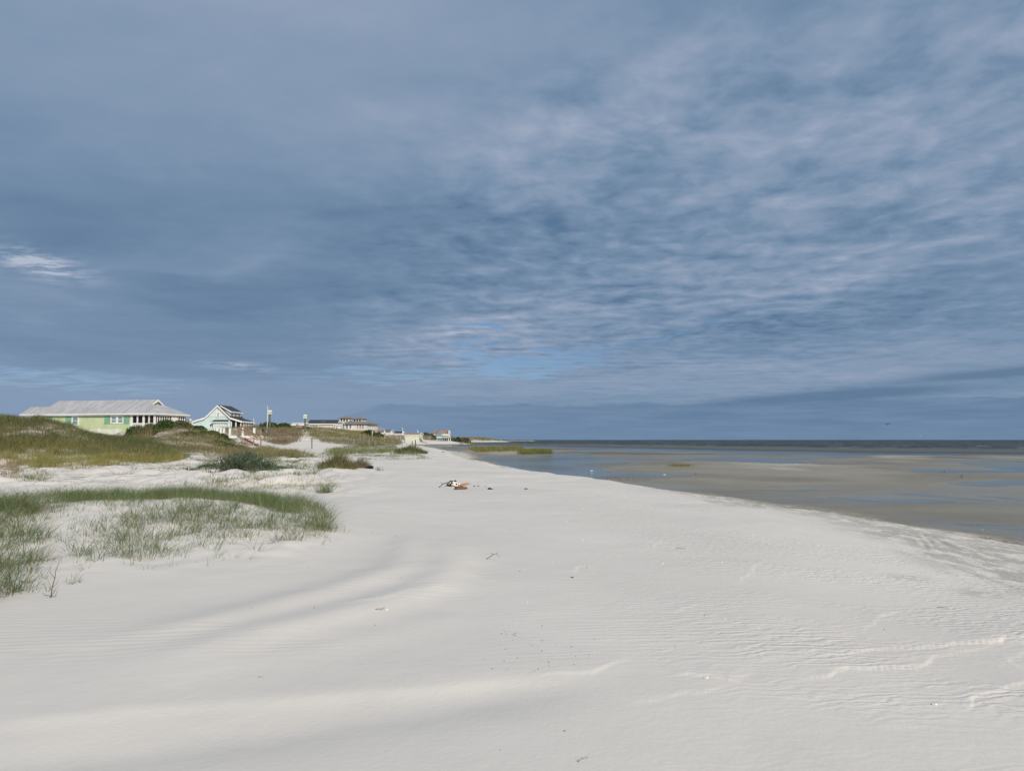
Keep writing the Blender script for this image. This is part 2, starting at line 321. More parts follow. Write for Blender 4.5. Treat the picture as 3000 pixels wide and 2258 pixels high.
def grass_material(name, green, green2, dry, drymix=.5):
    m, t, b = newmat(name); tint = t.attr('tint'); tt = t.attr('along')
    c = t.mix(t.ss(tint, 0, .6), green, green2)
    c = t.mix(t.ss(tint, .95-drymix*.6, 1.0), c, dry)
    c = t.mix(t.M('MULTIPLY', t.ss(tt, .28, 0), .6), c, tuple(x*.9 for x in dry))
    c = t.mix(t.M('MULTIPLY', t.ss(tt, .75, 1), .35), c, dry)
    t.put(b.inputs['Base Color'], c); b.inputs['Roughness'].default_value = .55; b.inputs['Specular IOR Level'].default_value = .25
    tl = t.N('ShaderNodeBsdfTranslucent'); t.put(tl.inputs['Color'], c); ms = t.N('ShaderNodeMixShader'); ms.inputs[0].default_value = .25
    t.l.new(b.outputs[0], ms.inputs[1]); t.l.new(tl.outputs[0], ms.inputs[2]); t.l.new(ms.outputs[0], t.n['Material Output'].inputs[0]); return m

def lap_material(name, c, pitch=.16, vertical=False):
    m, t, b = newmat(name); tc = t.N('ShaderNodeTexCoord').outputs['Object']; x, y, z = t.sep(tc)[:3]
    f = t.M('FRACT', t.M('DIVIDE', t.M('ADD', x, y) if vertical else z, pitch))
    n = t.noise(tc, 1.2, 5, .6); line = t.ss(f, .10, .0) if not vertical else t.ss(t.M('ABSOLUTE', t.M('SUBTRACT', f, .5)), .16, .12)
    base = t.mix(t.ss(n, .3, .7), tuple(v*.86 for v in c), c)
    t.put(b.inputs['Base Color'], t.mix(t.M('MULTIPLY', line, .12), base, tuple(v*.6 for v in c)) if not vertical else t.mix(line, base, (.78, .8, .78)))
    t.put(b.inputs['Normal'], t.bump(t.M('SUBTRACT', 1, f) if not vertical else line, .02)); b.inputs['Roughness'].default_value = .6; b.inputs['Specular IOR Level'].default_value = .25
    return m
def metal_roof_material():
    m, t, b = newmat('weathered metal roofing'); tc = t.N('ShaderNodeTexCoord').outputs['Object']; x, y, z = t.sep(tc)[:3]
    br = t.N('ShaderNodeTexBrick'); t.put(br.inputs['Vector'], t.comb(y, x, 0)); br.inputs['Scale'].default_value = 1.0
    br.inputs['Brick Width'].default_value = 1.9; br.inputs['Row Height'].default_value = .62; br.inputs['Mortar Size'].default_value = .018
    br.offset = .37; br.inputs['Color1'].default_value = (.38, .385, .40, 1); br.inputs['Color2'].default_value = (.53, .54, .56, 1); br.inputs['Mortar'].default_value = (.30, .30, .31, 1)
    n = t.noise(t.mapping(tc, (1, .35, .35)), 1.4, 6, .65); n2 = t.noise(tc, 7, 4, .6)
    c = t.mix(t.M('MULTIPLY', t.ss(n, .38, .72), .55), br.outputs['Color'], (.36, .345, .33))
    c = t.mix(t.M('MULTIPLY', t.ss(n2, .45, .7), .3), c, (.58, .59, .61))
    t.put(b.inputs['Base Color'], c); b.inputs['Roughness'].default_value = .55; b.inputs['Specular IOR Level'].default_value = .4
    t.put(b.inputs['Normal'], t.bump(br.outputs['Fac'], -.01)); return m
def shingle_material(name, c):
    m, t, b = newmat(name); tc = t.N('ShaderNodeTexCoord').outputs['Object']
    n = t.noise(tc, 3.5, 5, .7); z = t.sep(tc)[2]; f = t.M('FRACT', t.M('DIVIDE', z, .16))
    cc = t.mix(t.ss(n, .3, .7), tuple(v*.7 for v in c), tuple(v*1.2 for v in c)); cc = t.mix(t.M('MULTIPLY', t.ss(f, .2, 0), .35), cc, tuple(v*.5 for v in c))
    t.put(b.inputs['Base Color'], cc); b.inputs['Roughness'].default_value = .85; return m
def glass_material(name, c=(.05, .06, .07)):
    m, t, b = newmat(name); tc = t.N('ShaderNodeTexCoord').outputs['Object']; n = t.noise(tc, .9, 3)
    t.put(b.inputs['Base Color'], t.mix(t.ss(n, .3, .7), c, tuple(v*1.5 for v in c))); b.inputs['Roughness'].default_value = .12; b.inputs['Specular IOR Level'].default_value = .6; return m

M = dict(
 sand=sand_material(), water=water_material(),
 grass=grass_material('beach grass blades', (.058, .110, .036), (.130, .200, .072), (.42, .33, .20), .45),
 dgrass=grass_material('dune grass blades', (.082, .118, .040), (.165, .195, .075), (.36, .28, .16), .6),
 ygrass=grass_material('yellow green grass blades', (.15, .19, .05), (.26, .27, .08), (.36, .27, .13), .6),
 drygrass=grass_material('dry sea oat stalks', (.17, .13, .065), (.24, .18, .09), (.32, .24, .14), .6),
 tangrass=grass_material('brown grey dune grass', (.135, .12, .06), (.20, .175, .10), (.34, .26, .17), .5),
 marsh=grass_material('marsh grass blades', (.085, .13, .035), (.16, .20, .05), (.30, .21, .10), .45),
 bluegrass=grass_material('blue green shrub leaves', (.085, .145, .08), (.15, .22, .135), (.20, .14, .09), .4),
 leaf=simple('myrtle leaves', (.075, .12, .03), .5, scale=2.5, tint=(.03, .052, .016)),
 leaf2=simple('grey scrub leaves', (.13, .13, .07), .6, scale=2.5, tint=(.07, .075, .035)),
 vine=simple('dry vine', (.23, .18, .13), .85, .2, 8),
 twig=simple('twig bark', (.10, .075, .05), .8, .2, 8),
 white=simple('white paint', (.78, .785, .77), .45, .06, 2.0), whiteroof=simple('white weathered boards', (.66, .66, .63), .6, .1, 4),
 green_wall=lap_material('pale green lap siding', (.54, .635, .40)), shutter=simple('green shutter paint', (.20, .41, .28), .5, .06),
 metalroof=metal_roof_material(), screen=simple('dark insect screen', (.012, .014, .018), .5, .2),
 pane=glass_material('window glass', (.16, .26, .27)), darkpane=glass_material('dark window glass'),
 blue_wall=lap_material('pale blue lap siding', (.56, .73, .74)), batten=lap_material('pale blue board and batten', (.56, .73, .74), .62, True),
 darkroof=shingle_material('dark shingles', (.045, .05, .062)), greyroof=shingle_material('grey shingles', (.24, .235, .22)),
 tanroof=shingle_material('tan shingles', (.30, .24, .20)), redroof=shingle_material('red shingles', (.42, .19, .14)), midroof=shingle_material('mid grey shingles', (.15, .155, .165)),
 cream=lap_material('cream siding', (.70, .68, .6)), offwhite=lap_material('white siding', (.80, .80, .77)), beige=lap_material('beige siding', (.64, .58, .50)),
 sage=lap_material('pale sage siding', (.62, .66, .53)), turq=lap_material('turquoise siding', (.46, .70, .68)),
 wood=simple('weathered wood', (.33, .25, .19), .8, .2, 6, stretch=(1, 1, 4)), greywood=simple('grey weathered wood', (.25, .23, .20), .8, .2, 5),
 darkwood=simple('dark old wood', (.07, .06, .05), .8, .2, 5), stairwood=simple('brown stair wood', (.36, .235, .17), .75, .2, 6),
 nest=simple('pale green bird house paint', (.50, .64, .34), .5, .08), pole=simple('treated timber pole', (.13, .15, .11), .8, .2, 6),
 char=simple('charred wood', (.012, .012, .012), .8, .2, 12), orangewood=simple('orange stripped wood', (.55, .28, .13), .65, .1, 9, tint=(.36, .16, .08), stretch=(3, 3, 1), bump=.01),
 bark=simple('brown bark', (.20, .12, .08), .85, .2, 14, tint=(.08, .05, .04), bump=.01), rootwood=simple('dark dead branch', (.08, .065, .055), .85, .2, 12),
 gull_white=simple('white plumage', (.78, .78, .76), .7, .06), gull_dark=simple('dark plumage', (.06, .055, .05), .7, .1),
 shell=simple('shell', (.75, .74, .70), .4, .1), tan=simple('tan canvas', (.62, .55, .40), .7, .1), yellow=simple('yellow tarp', (.62, .44, .12), .6, .1),
 red=simple('faded red paint', (.55, .33, .30), .6, .1), dish=simple('white enamel', (.75, .76, .78), .4, .05), conc=simple('bleached planks', (.46, .40, .33), .8, .15),
)

# ------------------------------------------------------------------ object helpers
class MB:
    def __init__(s): s.v = []; s.f = []
    def poly(s, pts): i = len(s.v); s.v += [tuple(map(float, p)) for p in pts]; s.f.append(tuple(range(i, i+len(pts)))); return s
    def box(s, x0, x1, y0, y1, z0, z1):
        i = len(s.v); s.v += [(x, y, z) for z in (z0, z1) for x, y in ((x0, y0), (x1, y0), (x1, y1), (x0, y1))]
        s.f += [(i, i+3, i+2, i+1), (i+4, i+5, i+6, i+7)] + [(i+a, i+(a+1) % 4, i+4+(a+1) % 4, i+4+a) for a in range(4)]; return s
    def prism(s, pts, off):
        n = len(pts); i = len(s.v); s.v += [tuple(map(float, p)) for p in pts] + [tuple(float(a)+b for a, b in zip(p, off)) for p in pts]
        s.f += [tuple(range(i, i+n)), tuple(range(i+2*n-1, i+n-1, -1))] + [(i+a, i+n+a, i+n+(a+1) % n, i+(a+1) % n) for a in range(n)]; return s
    def tube(s, pts, rad, n=6, cap=True):
        P = [Vector(p) for p in pts]; rad = rad if hasattr(rad, '__len__') else [rad]*len(P); i = len(s.v)
        for k, p in enumerate(P):
            d = (P[min(k+1, len(P)-1)]-P[max(k-1, 0)]).normalized()
            a = d.cross(Vector((0, 0, 1)) if abs(d.z) < .9 else Vector((1, 0, 0))).normalized(); b = d.cross(a)
            for j in range(n): q = p + (a*math.cos(2*math.pi*j/n)+b*math.sin(2*math.pi*j/n))*rad[k]; s.v.append(tuple(q))
        for k in range(len(P)-1):
            for j in range(n): s.f.append((i+k*n+j, i+k*n+(j+1) % n, i+(k+1)*n+(j+1) % n, i+(k+1)*n+j))
        if cap: s.f.append(tuple(i+j for j in range(n))[::-1]); s.f.append(tuple(i+(len(P)-1)*n+j for j in range(n)))
        return s
    def ellip(s, c, r, n=8, m=6, jit=0.0):
        i = len(s.v); rr = random.Random(len(s.v)+int(c[0]*100))
        for a in range(m+1):
            th = math.pi*a/m
            for b in range(n):
                ph = 2*math.pi*b/n; k = 1+rr.uniform(-jit, jit)
                s.v.append((c[0]+r[0]*math.sin(th)*math.cos(ph)*k, c[1]+r[1]*math.sin(th)*math.sin(ph)*k, c[2]+r[2]*math.cos(th)*k))
        for a in range(m):
            for b in range(n): s.f.append((i+a*n+b, i+(a+1)*n+b, i+(a+1)*n+(b+1) % n, i+a*n+(b+1) % n))
        return s
    def build(s, name, mat, parent=None, smooth=False):
        me = bpy.data.meshes.new(name); me.from_pydata(s.v, [], s.f); me.update()
        if smooth: me.polygons.foreach_set('use_smooth', [True]*len(me.polygons))
        me.materials.append(mat); o = bpy.data.objects.new(name, me); col.objects.link(o); o.parent = parent; return o
def tag(o, label=None, cat=None, group=None, kind=None):
    if label: o['label'] = label
    if cat: o['category'] = cat
    if group: o['group'] = group
    if kind: o['kind'] = kind
    return o
def thing(name, label, cat, loc, rz=0, group=None):
    o = bpy.data.objects.new(name, None); o.empty_display_size = .3; col.objects.link(o); o.location = loc; o.rotation_euler = (0, 0, rz)
    return tag(o, label, cat, group)
def copy_tree(o, parent=None):
    c = o.copy(); col.objects.link(c)
    if parent is not None: c.parent = parent
    for ch in [q for q in o.children]: copy_tree(ch, c)
    return c
def gz(x, y): return float(height(np.array([x]), np.array([y]))[0])
class Frame:
    """local frame of a house: origin at the near left corner, x along the front, y away from the viewer"""
    def __init__(s, a, b, zfloor):
        A = PT(*a); B = PT(*b); s.ang = math.atan2(B[1]-A[1], B[0]-A[0]); s.o = np.array([A[0], A[1], zfloor]); s.L = math.hypot(B[0]-A[0], B[1]-A[1])
        s.ca, s.sa = math.cos(s.ang), math.sin(s.ang)
    def loc(s, p): d = p-s.o; return np.array([d[0]*s.ca+d[1]*s.sa, -d[0]*s.sa+d[1]*s.ca, d[2]])
    def _r(s, px, py):
        o = s.loc(np.array([0, 0, EYE])); r = ray(px, py); return o, np.array([r[0]*s.ca+r[1]*s.sa, -r[0]*s.sa+r[1]*s.ca, r[2]])
    def W(s, px, py, y=0.0): o, d = s._r(px, py); p = o+d*((y-o[1])/d[1]); return p[0], p[2]
    def E(s, px, py, x): o, d = s._r(px, py); p = o+d*((x-o[0])/d[0]); return p[1], p[2]
def window(par, x0, x1, z0, z1, T, pane, cross=True, fw=.13, name='window'):
    """T maps (across, up, outwards) to local"""
    def bx(mb, a0, a1, b0, b1, d0, d1):
        mb.prism([T(a0, b0, d0), T(a1, b0, d0), T(a1, b1, d0), T(a0, b1, d0)], tuple(np.array(T(0, 0, d1))-np.array(T(0, 0, d0))))
    f = MB(); bx(f, x0, x1, z1-fw, z1, -.01, .07); bx(f, x0, x1, z0, z0+fw, -.01, .09); bx(f, x0, x0+fw, z0+fw, z1-fw, -.01, .07); bx(f, x1-fw, x1, z0+fw, z1-fw, -.01, .07)
    fo = f.build(name, M['white'], par)
    p = MB(); bx(p, x0+fw, x1-fw, z0+fw, z1-fw, -.008, .02); p.build('pane', pane, fo)
    if cross: q = MB(); zc = (z0+z1)/2; bx(q, x0+fw, x1-fw, zc-.035, zc+.035, .02, .05); q.build('sash', M['white'], fo)
    return fo
def front(y): return lambda a, b, d: (a, y-d, b)
def side(x): return lambda a, b, d: (x+d, a, b)

# ------------------------------------------------------------------ ground mesh
rs = [.4]
while rs[-1] < 16000:
    r = rs[-1]; rs.append(r + max(.02, min(r*r/(EYE*731)*1.25, .0075*r if r < 500 else .03*r)) if r > 2.5 else r+.3)
rs = np.array(rs)
azf = np.arange(-41, 41.001, .085)
azs = np.radians(np.concatenate([np.arange(-180, -60, 6), np.arange(-60, -41, 1.0), azf, np.arange(42, 60, 1.0), np.arange(60, 180, 6)]))
AZ, RR = np.meshgrid(azs, rs); GX = RR*np.sin(AZ); GY = RR*np.cos(AZ)
GZ = height(GX, GY)
nr, na = GX.shape
V = np.stack([GX.ravel(), GY.ravel(), GZ.ravel()], 1)
V = np.vstack([V, [[0, 0, float(GZ[0].mean())]]])
i0 = (np.arange(nr-1)[:, None]*na + np.arange(na)[None, :]); j1 = (np.arange(na)+1) % na
i1 = np.arange(nr-1)[:, None]*na + j1[None, :]
Q = np.stack([i0, i1, i1+na, i0+na], -1).reshape(-1, 4)[:, ::-1]
Tt = np.stack([np.arange(na), np.full(na, nr*na), j1], 1)[:, ::-1]

# vegetation regions in photo pixels (3000 wide); they only say where on the ground things grow
def inpoly(px, py, poly):
    c = np.zeros(px.shape, bool); n = len(poly)
    for i in range(n):
        x0, y0 = poly[i]; x1, y1 = poly[(i+1) % n]
        if y0 == y1: continue
        k = ((y0 > py) != (y1 > py)) & (px < (x1-x0)*(py-y0)/(y1-y0)+x0); c ^= k
    return c
DUNE_A = [(-200, 1150), (0, 1150), (120, 1200), (250, 1240), (300, 1262), (400, 1270), (480, 1310), (560, 1345), (470, 1350), (360, 1352), (230, 1350), (120, 1358), (40, 1345), (-200, 1380)]
DUNE_B = [(370, 1250), (450, 1230), (540, 1225), (600, 1250), (660, 1280), (700, 1310), (770, 1330), (860, 1328), (880, 1345), (700, 1350), (560, 1335), (470, 1310), (400, 1290)]
DUNE_C = [(740, 1235), (800, 1230), (870, 1245), (884, 1272), (880, 1285), (860, 1296), (840, 1306), (800, 1300), (770, 1290), (700, 1275)]
DUNE_D = [(890, 1240), (1000, 1240), (1110, 1260), (1170, 1285), (1170, 1300), (1060, 1310), (1000, 1302), (950, 1296), (905, 1280), (892, 1268)]
px_, py_ = project(V[:, 0], V[:, 1], V[:, 2])
lit = np.zeros(len(V)); rr_ = np.hypot(V[:, 0], V[:, 1])
for P, a, b in ((DUNE_A, 47, 75), (DUNE_B, 55, 100), (DUNE_C, 90, 150), (DUNE_D, 100, 190)):
    k_ = inpoly(px_, py_, P) & (rr_ > a) & (rr_ < b*1.5); lit[k_] = .85*(np.clip((1340-py_[k_])/40, 0, 1) if P is DUNE_A else 1)
lit[(rr_ > 85) & (V[:, 2] > 1.9)] = np.maximum(lit[(rr_ > 85) & (V[:, 2] > 1.9)], .8)
lit[(rr_ > 64) & (V[:, 0] < -V[:, 1]*.5)] = .85
path = inpoly(px_, py_, [(885, 1262), (893, 1262), (960, 1305), (1000, 1330), (760, 1330), (800, 1312), (850, 1300), (878, 1285)]); lit[path] = 0
gm = mesh_arrays('ground', V, Q, Tt); attr(gm, 'litter', lit); lp = np.zeros(len(V))
for (a, b, sx, sy) in ((2660, 1665, .22, .32), (2870, 1700, .28, .40)):
    q = GP(a, b, -.1); dx_ = (V[:, 0]-q[0]); dy_ = (V[:, 1]-q[1]); lp = np.maximum(lp, np.exp(-((dx_*.8+dy_*.6)/sy)**2-((dx_*.6-dy_*.8)/sx)**2))
attr(gm, 'lagpatch', lp); gm.materials.append(M['sand'])
ground = bpy.data.objects.new('ground', gm); col.objects.link(ground)
tag(ground, 'white wind rippled sand beach with dunes and wet grey tidal flats', kind='structure')

# water surface with its real depth stored for the murk
ra = np.concatenate([np.geomspace(8, 60, 90), np.geomspace(61, 600, 170), np.geomspace(620, 26000, 60)])
aa = np.radians(np.concatenate([np.arange(-60, -10, 2), np.arange(-10, 42, .2), np.arange(42, 132, 3)]))
A2, R2 = np.meshgrid(aa, ra); wx_ = R2*np.sin(A2); wy_ = R2*np.cos(A2)
wd = W - height(wx_, wy_); wn_, wm_ = wx_.shape
wv_ = np.stack([wx_.ravel(), wy_.ravel(), np.full(wx_.size, W)], 1)
k = (np.arange(wn_-1)[:, None]*wm_+np.arange(wm_-1)[None, :]); Qw = np.stack([k, k+1, k+1+wm_, k+wm_], -1)
keep = np.maximum.reduce([wd[:-1, :-1], wd[1:, :-1], wd[:-1, 1:], wd[1:, 1:]]) > -.25
wm = mesh_arrays('sea', wv_, Qw[keep][:, ::-1]); attr(wm, 'depth', np.maximum(wd, 0)); wm.materials.append(M['water'])
sea = bpy.data.objects.new('sea', wm); col.objects.link(sea); tag(sea, 'shallow sound water and open sea out to the horizon', kind='structure')

# ------------------------------------------------------------------ grass
def make_blades(P, h, w, az, lean, tint, segs=3, droop=.35):
    n = len(P); up = np.array([0, 0, 1.0]); ld = np.stack([np.cos(az), np.sin(az), np.zeros(n)], 1)
    wa = az + RNG.uniform(.6, 2.5, n); wd_ = np.stack([np.cos(wa), np.sin(wa), np.zeros(n)], 1)
    L = []; T = []
    for k in range(segs+1):
        t = k/segs; c = P + up*(h*(t - droop*lean*t*t))[:, None] + ld*(h*lean*(t*.35+t*t*.65))[:, None]
        if k < segs: hw = (w*.5*(1-t)**.6)[:, None]*wd_; L += [c-hw, c+hw]; T += [t, t]
        else: L.append(c); T.append(1.0)
    m = len(L); V = np.stack(L, 1).reshape(-1, 3); base = np.arange(n)[:, None]*m
    q = np.concatenate([base+np.array([2*k, 2*k+1, 2*k+3, 2*k+2]) for k in range(segs-1)], 0); t3 = base+np.array([2*segs-2, 2*segs-1, 2*segs])
    return V, q, t3, np.repeat(tint, m), np.tile(T, n)
def grass_obj(name, parts, mat, parent=None, origin=(0, 0, 0)):
    Vs, Qs, Ts, A, B = [], [], [], [], []; o = 0
    for V, q, t, a, b in parts: Vs.append(V); Qs.append(q+o); Ts.append(t+o); A.append(a); B.append(b); o += len(V)
    me = mesh_arrays(name, np.vstack(Vs)-np.array(origin), np.vstack(Qs), np.vstack(Ts)); attr(me, 'tint', np.concatenate(A)); attr(me, 'along', np.concatenate(B))
    me.materials.append(mat); ob = bpy.data.objects.new(name, me); col.objects.link(ob); ob.parent = parent
    if parent is None: ob.location = origin
    return ob
def scatter(poly, Y0, Y1, n, dens=None):
    pp = np.array(poly, float); a0 = math.atan((pp[:, 0].min()-1500)/F); a1 = math.atan((pp[:, 0].max()-1500)/F)
    az = RNG.uniform(a0, a1, n); r = np.sqrt(RNG.uniform(Y0**2, Y1**2, n)); x = r*np.tan(az); y = r
    z = height(x, y); px, py = project(x, y, z); k = inpoly(px, py, poly)
    if dens is not None: k &= RNG.random(n) < dens(x, y, px, py)
    return np.stack([x[k], y[k], z[k]], 1)
def clumps(C_, nb, rad, h, w, lean=(.25, .8), wind=(0.15, .0), dry=.25, segs=3):
    n = len(C_); idx = np.repeat(np.arange(n), nb); m = len(idx); a = RNG.uniform(0, 2*math.pi, m); rr = rad*np.sqrt(RNG.random(m))
    P = C_[idx].copy(); P[:, 0] += rr*np.cos(a); P[:, 1] += rr*np.sin(a); P[:, 2] = height(P[:, 0], P[:, 1])-.02
    hs = np.repeat(RNG.uniform(.65, 1.25, n), nb)*h*RNG.uniform(.45, 1.15, m)
    dx = np.cos(a)*(.3+rr/rad) + wind[0]*4*RNG.random(m)+RNG.normal(0, .4, m); dy = np.sin(a)*(.3+rr/rad)+wind[1]+RNG.normal(0, .4, m)
    tint = np.clip(np.repeat(RNG.uniform(0, .75, n), nb)*.7 + RNG.uniform(0, .45, m), 0, 1); tint = np.where(RNG.random(m) < dry, RNG.uniform(.8, 1, m), tint)
    return make_blades(P, hs, np.full(m, w)*RNG.uniform(.6, 1.2, m), np.arctan2(dy, dx), RNG.uniform(*lean, m), tint, segs)

# foreground mound
FORE = [(-250, 1405), (0, 1425), (160, 1440), (400, 1420), (700, 1415), (860, 1450), (960, 1500), (1000, 1545), (975, 1568), (800, 1592), (540, 1628), (330, 1650), (180, 1655), (60, 1710), (0, 1760), (-250, 1900)]
CREST = [(150, 1462), (200, 1436), (320, 1446), (430, 1441), (620, 1442), (730, 1450), (850, 1490), (950, 1530), (975, 1560), (880, 1560), (800, 1500), (680, 1466), (430, 1462), (250, 1474)]
LEFTB = [(-250, 1475), (0, 1470), (80, 1478), (130, 1500), (150, 1600), (110, 1660), (40, 1730), (0, 1760), (-250, 1850)]
def patch(x, y, px, py): return np.clip(.12 + .95*(fbm(x*.9+2, y*.9, 3)+.16)*sstep(1690, 1540, py-.06*(700-px)), .03, .9)
c1 = scatter(FORE, 7.5, 22, 40000, patch); c2 = scatter(CREST, 11, 20, 14000, lambda x, y, px, py: np.clip(.5+fbm(x*1.5, y*1.5, 3)*1.9, .04, 1)); c3 = scatter(LEFTB, 7.0, 17, 9000, lambda x, y, px, py: np.clip(.38+fbm(x*1.1, y*1.1, 3)*1.0, .05, 1))
c1 = c1[:1750]; c2 = c2[:800]; c3 = c3[:480]
print('FORE clumps', len(c1), len(c2), len(c3))
g1 = grass_obj('beach_grass', [clumps(c1, 11, .085, .44, .006, (.45, 1.5), (.12, 0), .12), clumps(c2, 13, .13, .42, .006, (.3, 1.2), (.15, 0), .14), clumps(c3, 14, .12, .48, .007, (.45, 1.5), (.25, -.1), .22)], M['grass'])
tag(g1, 'long green beach grass growing thickly along the low foreground sand mound', kind='stuff')
g1b = scatter([(0, 1640), (350, 1630), (700, 1570), (1010, 1540), (1030, 1580), (760, 1640), (380, 1690), (120, 1740), (0, 1800)], 7.5, 16, 2500)[:60]
o = grass_obj('stray_grass', [clumps(g1b, 5, .07, .32, .0055, (.5, 1.5), (.15, 0), .3)], M['grass']); tag(o, 'stray single grass shoots on bare sand around the foreground mound', kind='stuff')
g1c = np.vstack([c1[::9], c2[::8], c3[::6]])
o = grass_obj('dead_straw', [clumps(g1c, 9, .12, .26, .006, (.9, 2.0), (.15, 0), .9)], M['drygrass']); tag(o, 'dry straw lying at the feet of the foreground beach grass', kind='stuff')
# big dune on the left
dA = scatter(DUNE_A, 46, 76, 13000, lambda x, y, px, py: np.clip(.85+fbm(x*.5, y*.4, 3)*1.3, .12, 1)*np.clip((1352-py)/34, .06, 1)**1.3)
g2 = grass_obj('dune_grass', [clumps(dA, 17, .5, .62, .020, (.3, 1.0), (.25, 0), .18)], M['dgrass'])
tag(g2, 'dense olive green dune grass covering the dune below the green house', kind='stuff')
front_edge = [(-60, 1300), (60, 1300), (200, 1300), (320, 1312), (450, 1318), (520, 1340), (540, 1352), (420, 1358), (300, 1366), (240, 1380), (180, 1372), (90, 1378), (40, 1362), (-60, 1350)]
dE = scatter(front_edge, 36, 60, 7000, lambda x, y, px, py: np.clip(.42+fbm(x*.6+3, y*.5, 3)*1.6, .03, 1)*np.clip(1.25-(py-1345)/30, .12, 1))
g3 = grass_obj('yellow_grass', [clumps(dE, 17, .25, .60, .017, (.2, .8), (.2, 0), .3)], M['ygrass'])
tag(g3, 'yellow green grass tufts along the sandy foot of the left dune', kind='stuff')
dk = scatter([(300, 1275), (400, 1285), (470, 1315), (540, 1345), (480, 1348), (400, 1320), (330, 1305), (270, 1290)], 44, 75, 2600)
g3b = grass_obj('dark_grass', [clumps(dk, 14, .4, .65, .02, (.4, 1.1), (.5, 0), .08)], M['grass']); tag(g3b, 'dark green grass trailing down the right end of the left dune', kind='stuff')
dB = scatter(DUNE_B, 52, 100, 6500, lambda x, y, px, py: np.clip(.55+fbm(x*.35, y*.3, 4)*2.4, .0, 1))
g4 = grass_obj('scrub_grass', [clumps(dB, 16, .6, .6, .028, (.3, 1.0), (.2, 0), .5)], M['dgrass']); tag(g4, 'brown and green grass on the slope down to the wooden stairs', kind='stuff')
dC = scatter(DUNE_C, 92, 150, 3200, lambda x, y, px, py: np.clip(.55+fbm(x*.3, y*.3, 3)*1.6, .0, 1))
g5 = grass_obj('tan_dune_grass', [clumps(dC, 14, .9, .7, .04, (.2, .8), (.2, 0), .6)], M['tangrass']); tag(g5, 'tan dune grass on the dune beside the white stairs landing', kind='stuff')
dD = scatter(DUNE_D, 98, 185, 4200, lambda x, y, px, py: np.clip(.75+fbm(x*.2, y*.15, 3), .1, 1))
g6 = grass_obj('sea_oats', [clumps(dD[::2], 14, 1.0, .75, .05, (.1, .5), (.2, 0), .5), clumps(dD[1::2], 12, .8, .6, .045, (.1, .6), (.2, 0), .2)], M['dgrass']); tag(g6, 'tall sea oats on the dune in front of the two turret house', kind='stuff')
oats = scatter([(375, 1270), (450, 1262), (460, 1300), (390, 1312)], 60, 82, 600)[:48]
g7 = grass_obj('dry_reeds', [clumps(oats, 4, .5, 1.9, .016, (.1, .35), (.2, 0), 1.0)], M['drygrass']); tag(g7, 'dry brown reeds standing in front of the dark bush', kind='stuff')
# sparse plants in the middle distance
MID = [(0, 1352), (250, 1380), (420, 1350), (560, 1350), (700, 1345), (880, 1335), (1000, 1320), (1140, 1310), (1220, 1325), (1260, 1345), (1100, 1350), (1090, 1390), (1060, 1425), (900, 1440), (640, 1425), (300, 1425), (120, 1420), (0, 1405)]
dM = scatter(MID, 20, 100, 30000, lambda x, y, px, py: np.clip(.05+fbm(x*.45+7, y*.22, 4)*1.5, .0, .7))
g8 = grass_obj('sparse_grass', [clumps(dM, 8, .28, .28, .016, (.3, 1.1), (.2, 0), .25)], M['grass']); tag(g8, 'sparse short sprigs scattered over the sand between the mounds', kind='stuff')
def band(poly, Y0, Y1, n, k, nb, rad, h, w, mat, name, label, dry=.3, lean=(.3, .9), dens=None):
    c = scatter(poly, Y0, Y1, n, dens)[:k]; print(name, label[:30], len(c))
    if len(c) == 0: return
    o = grass_obj(name, [clumps(c, nb, rad, h, w, lean, (.2, 0), dry)], M[mat]); tag(o, label, kind='stuff'); return o
band([(590, 1412), (850, 1400), (1000, 1412), (1000, 1432), (800, 1440), (600, 1430)], 20, 32, 2500, 420, 6, .25, .17, .010, 'ygrass', 'short_grass', 'short pale green grass in thin rows behind the foreground mound')
band([(960, 1318), (1080, 1298), (1160, 1306), (1165, 1322), (1080, 1326), (960, 1335)], 60, 125, 4000, 600, 12, .5, .45, .035, 'grass', 'green_dune_grass', 'green grass and creepers below the wooden boardwalk rail')
band([(560, 1345), (700, 1342), (880, 1350), (1000, 1372), (980, 1385), (800, 1372), (560, 1362)], 38, 70, 3000, 500, 8, .3, .28, .018, 'grass', 'low_grass', 'low green grass across the sand behind the round shrub')
band([(770, 1310), (860, 1325), (900, 1332), (760, 1345), (660, 1340)], 60, 95, 1500, 260, 14, .4, .6, .028, 'dgrass', 'brown_grass', 'brown green grass at the foot of the wooden stairs', .5)
band([(0, 1340), (60, 1345), (60, 1400), (0, 1405)], 24, 48, 1500, 70, 12, .25, .5, .013, 'drygrass', 'dead_grass', 'dead brown grass at the left edge below the dune', .8)
band([(30, 1385), (150, 1388), (160, 1410), (60, 1412)], 24, 40, 1500, 50, 12, .25, .4, .012, 'grass', 'green_sprigs', 'small green grass sprigs on the sand left of the vines', .2)
band([(640, 1240), (760, 1240), (890, 1250), (880, 1270), (770, 1292), (720, 1290), (650, 1292)], 99, 190, 5000, 900, 14, .9, .8, .04, 'dgrass', 'landing_grass', 'tan and green grass behind the posts of the white landing', .4)
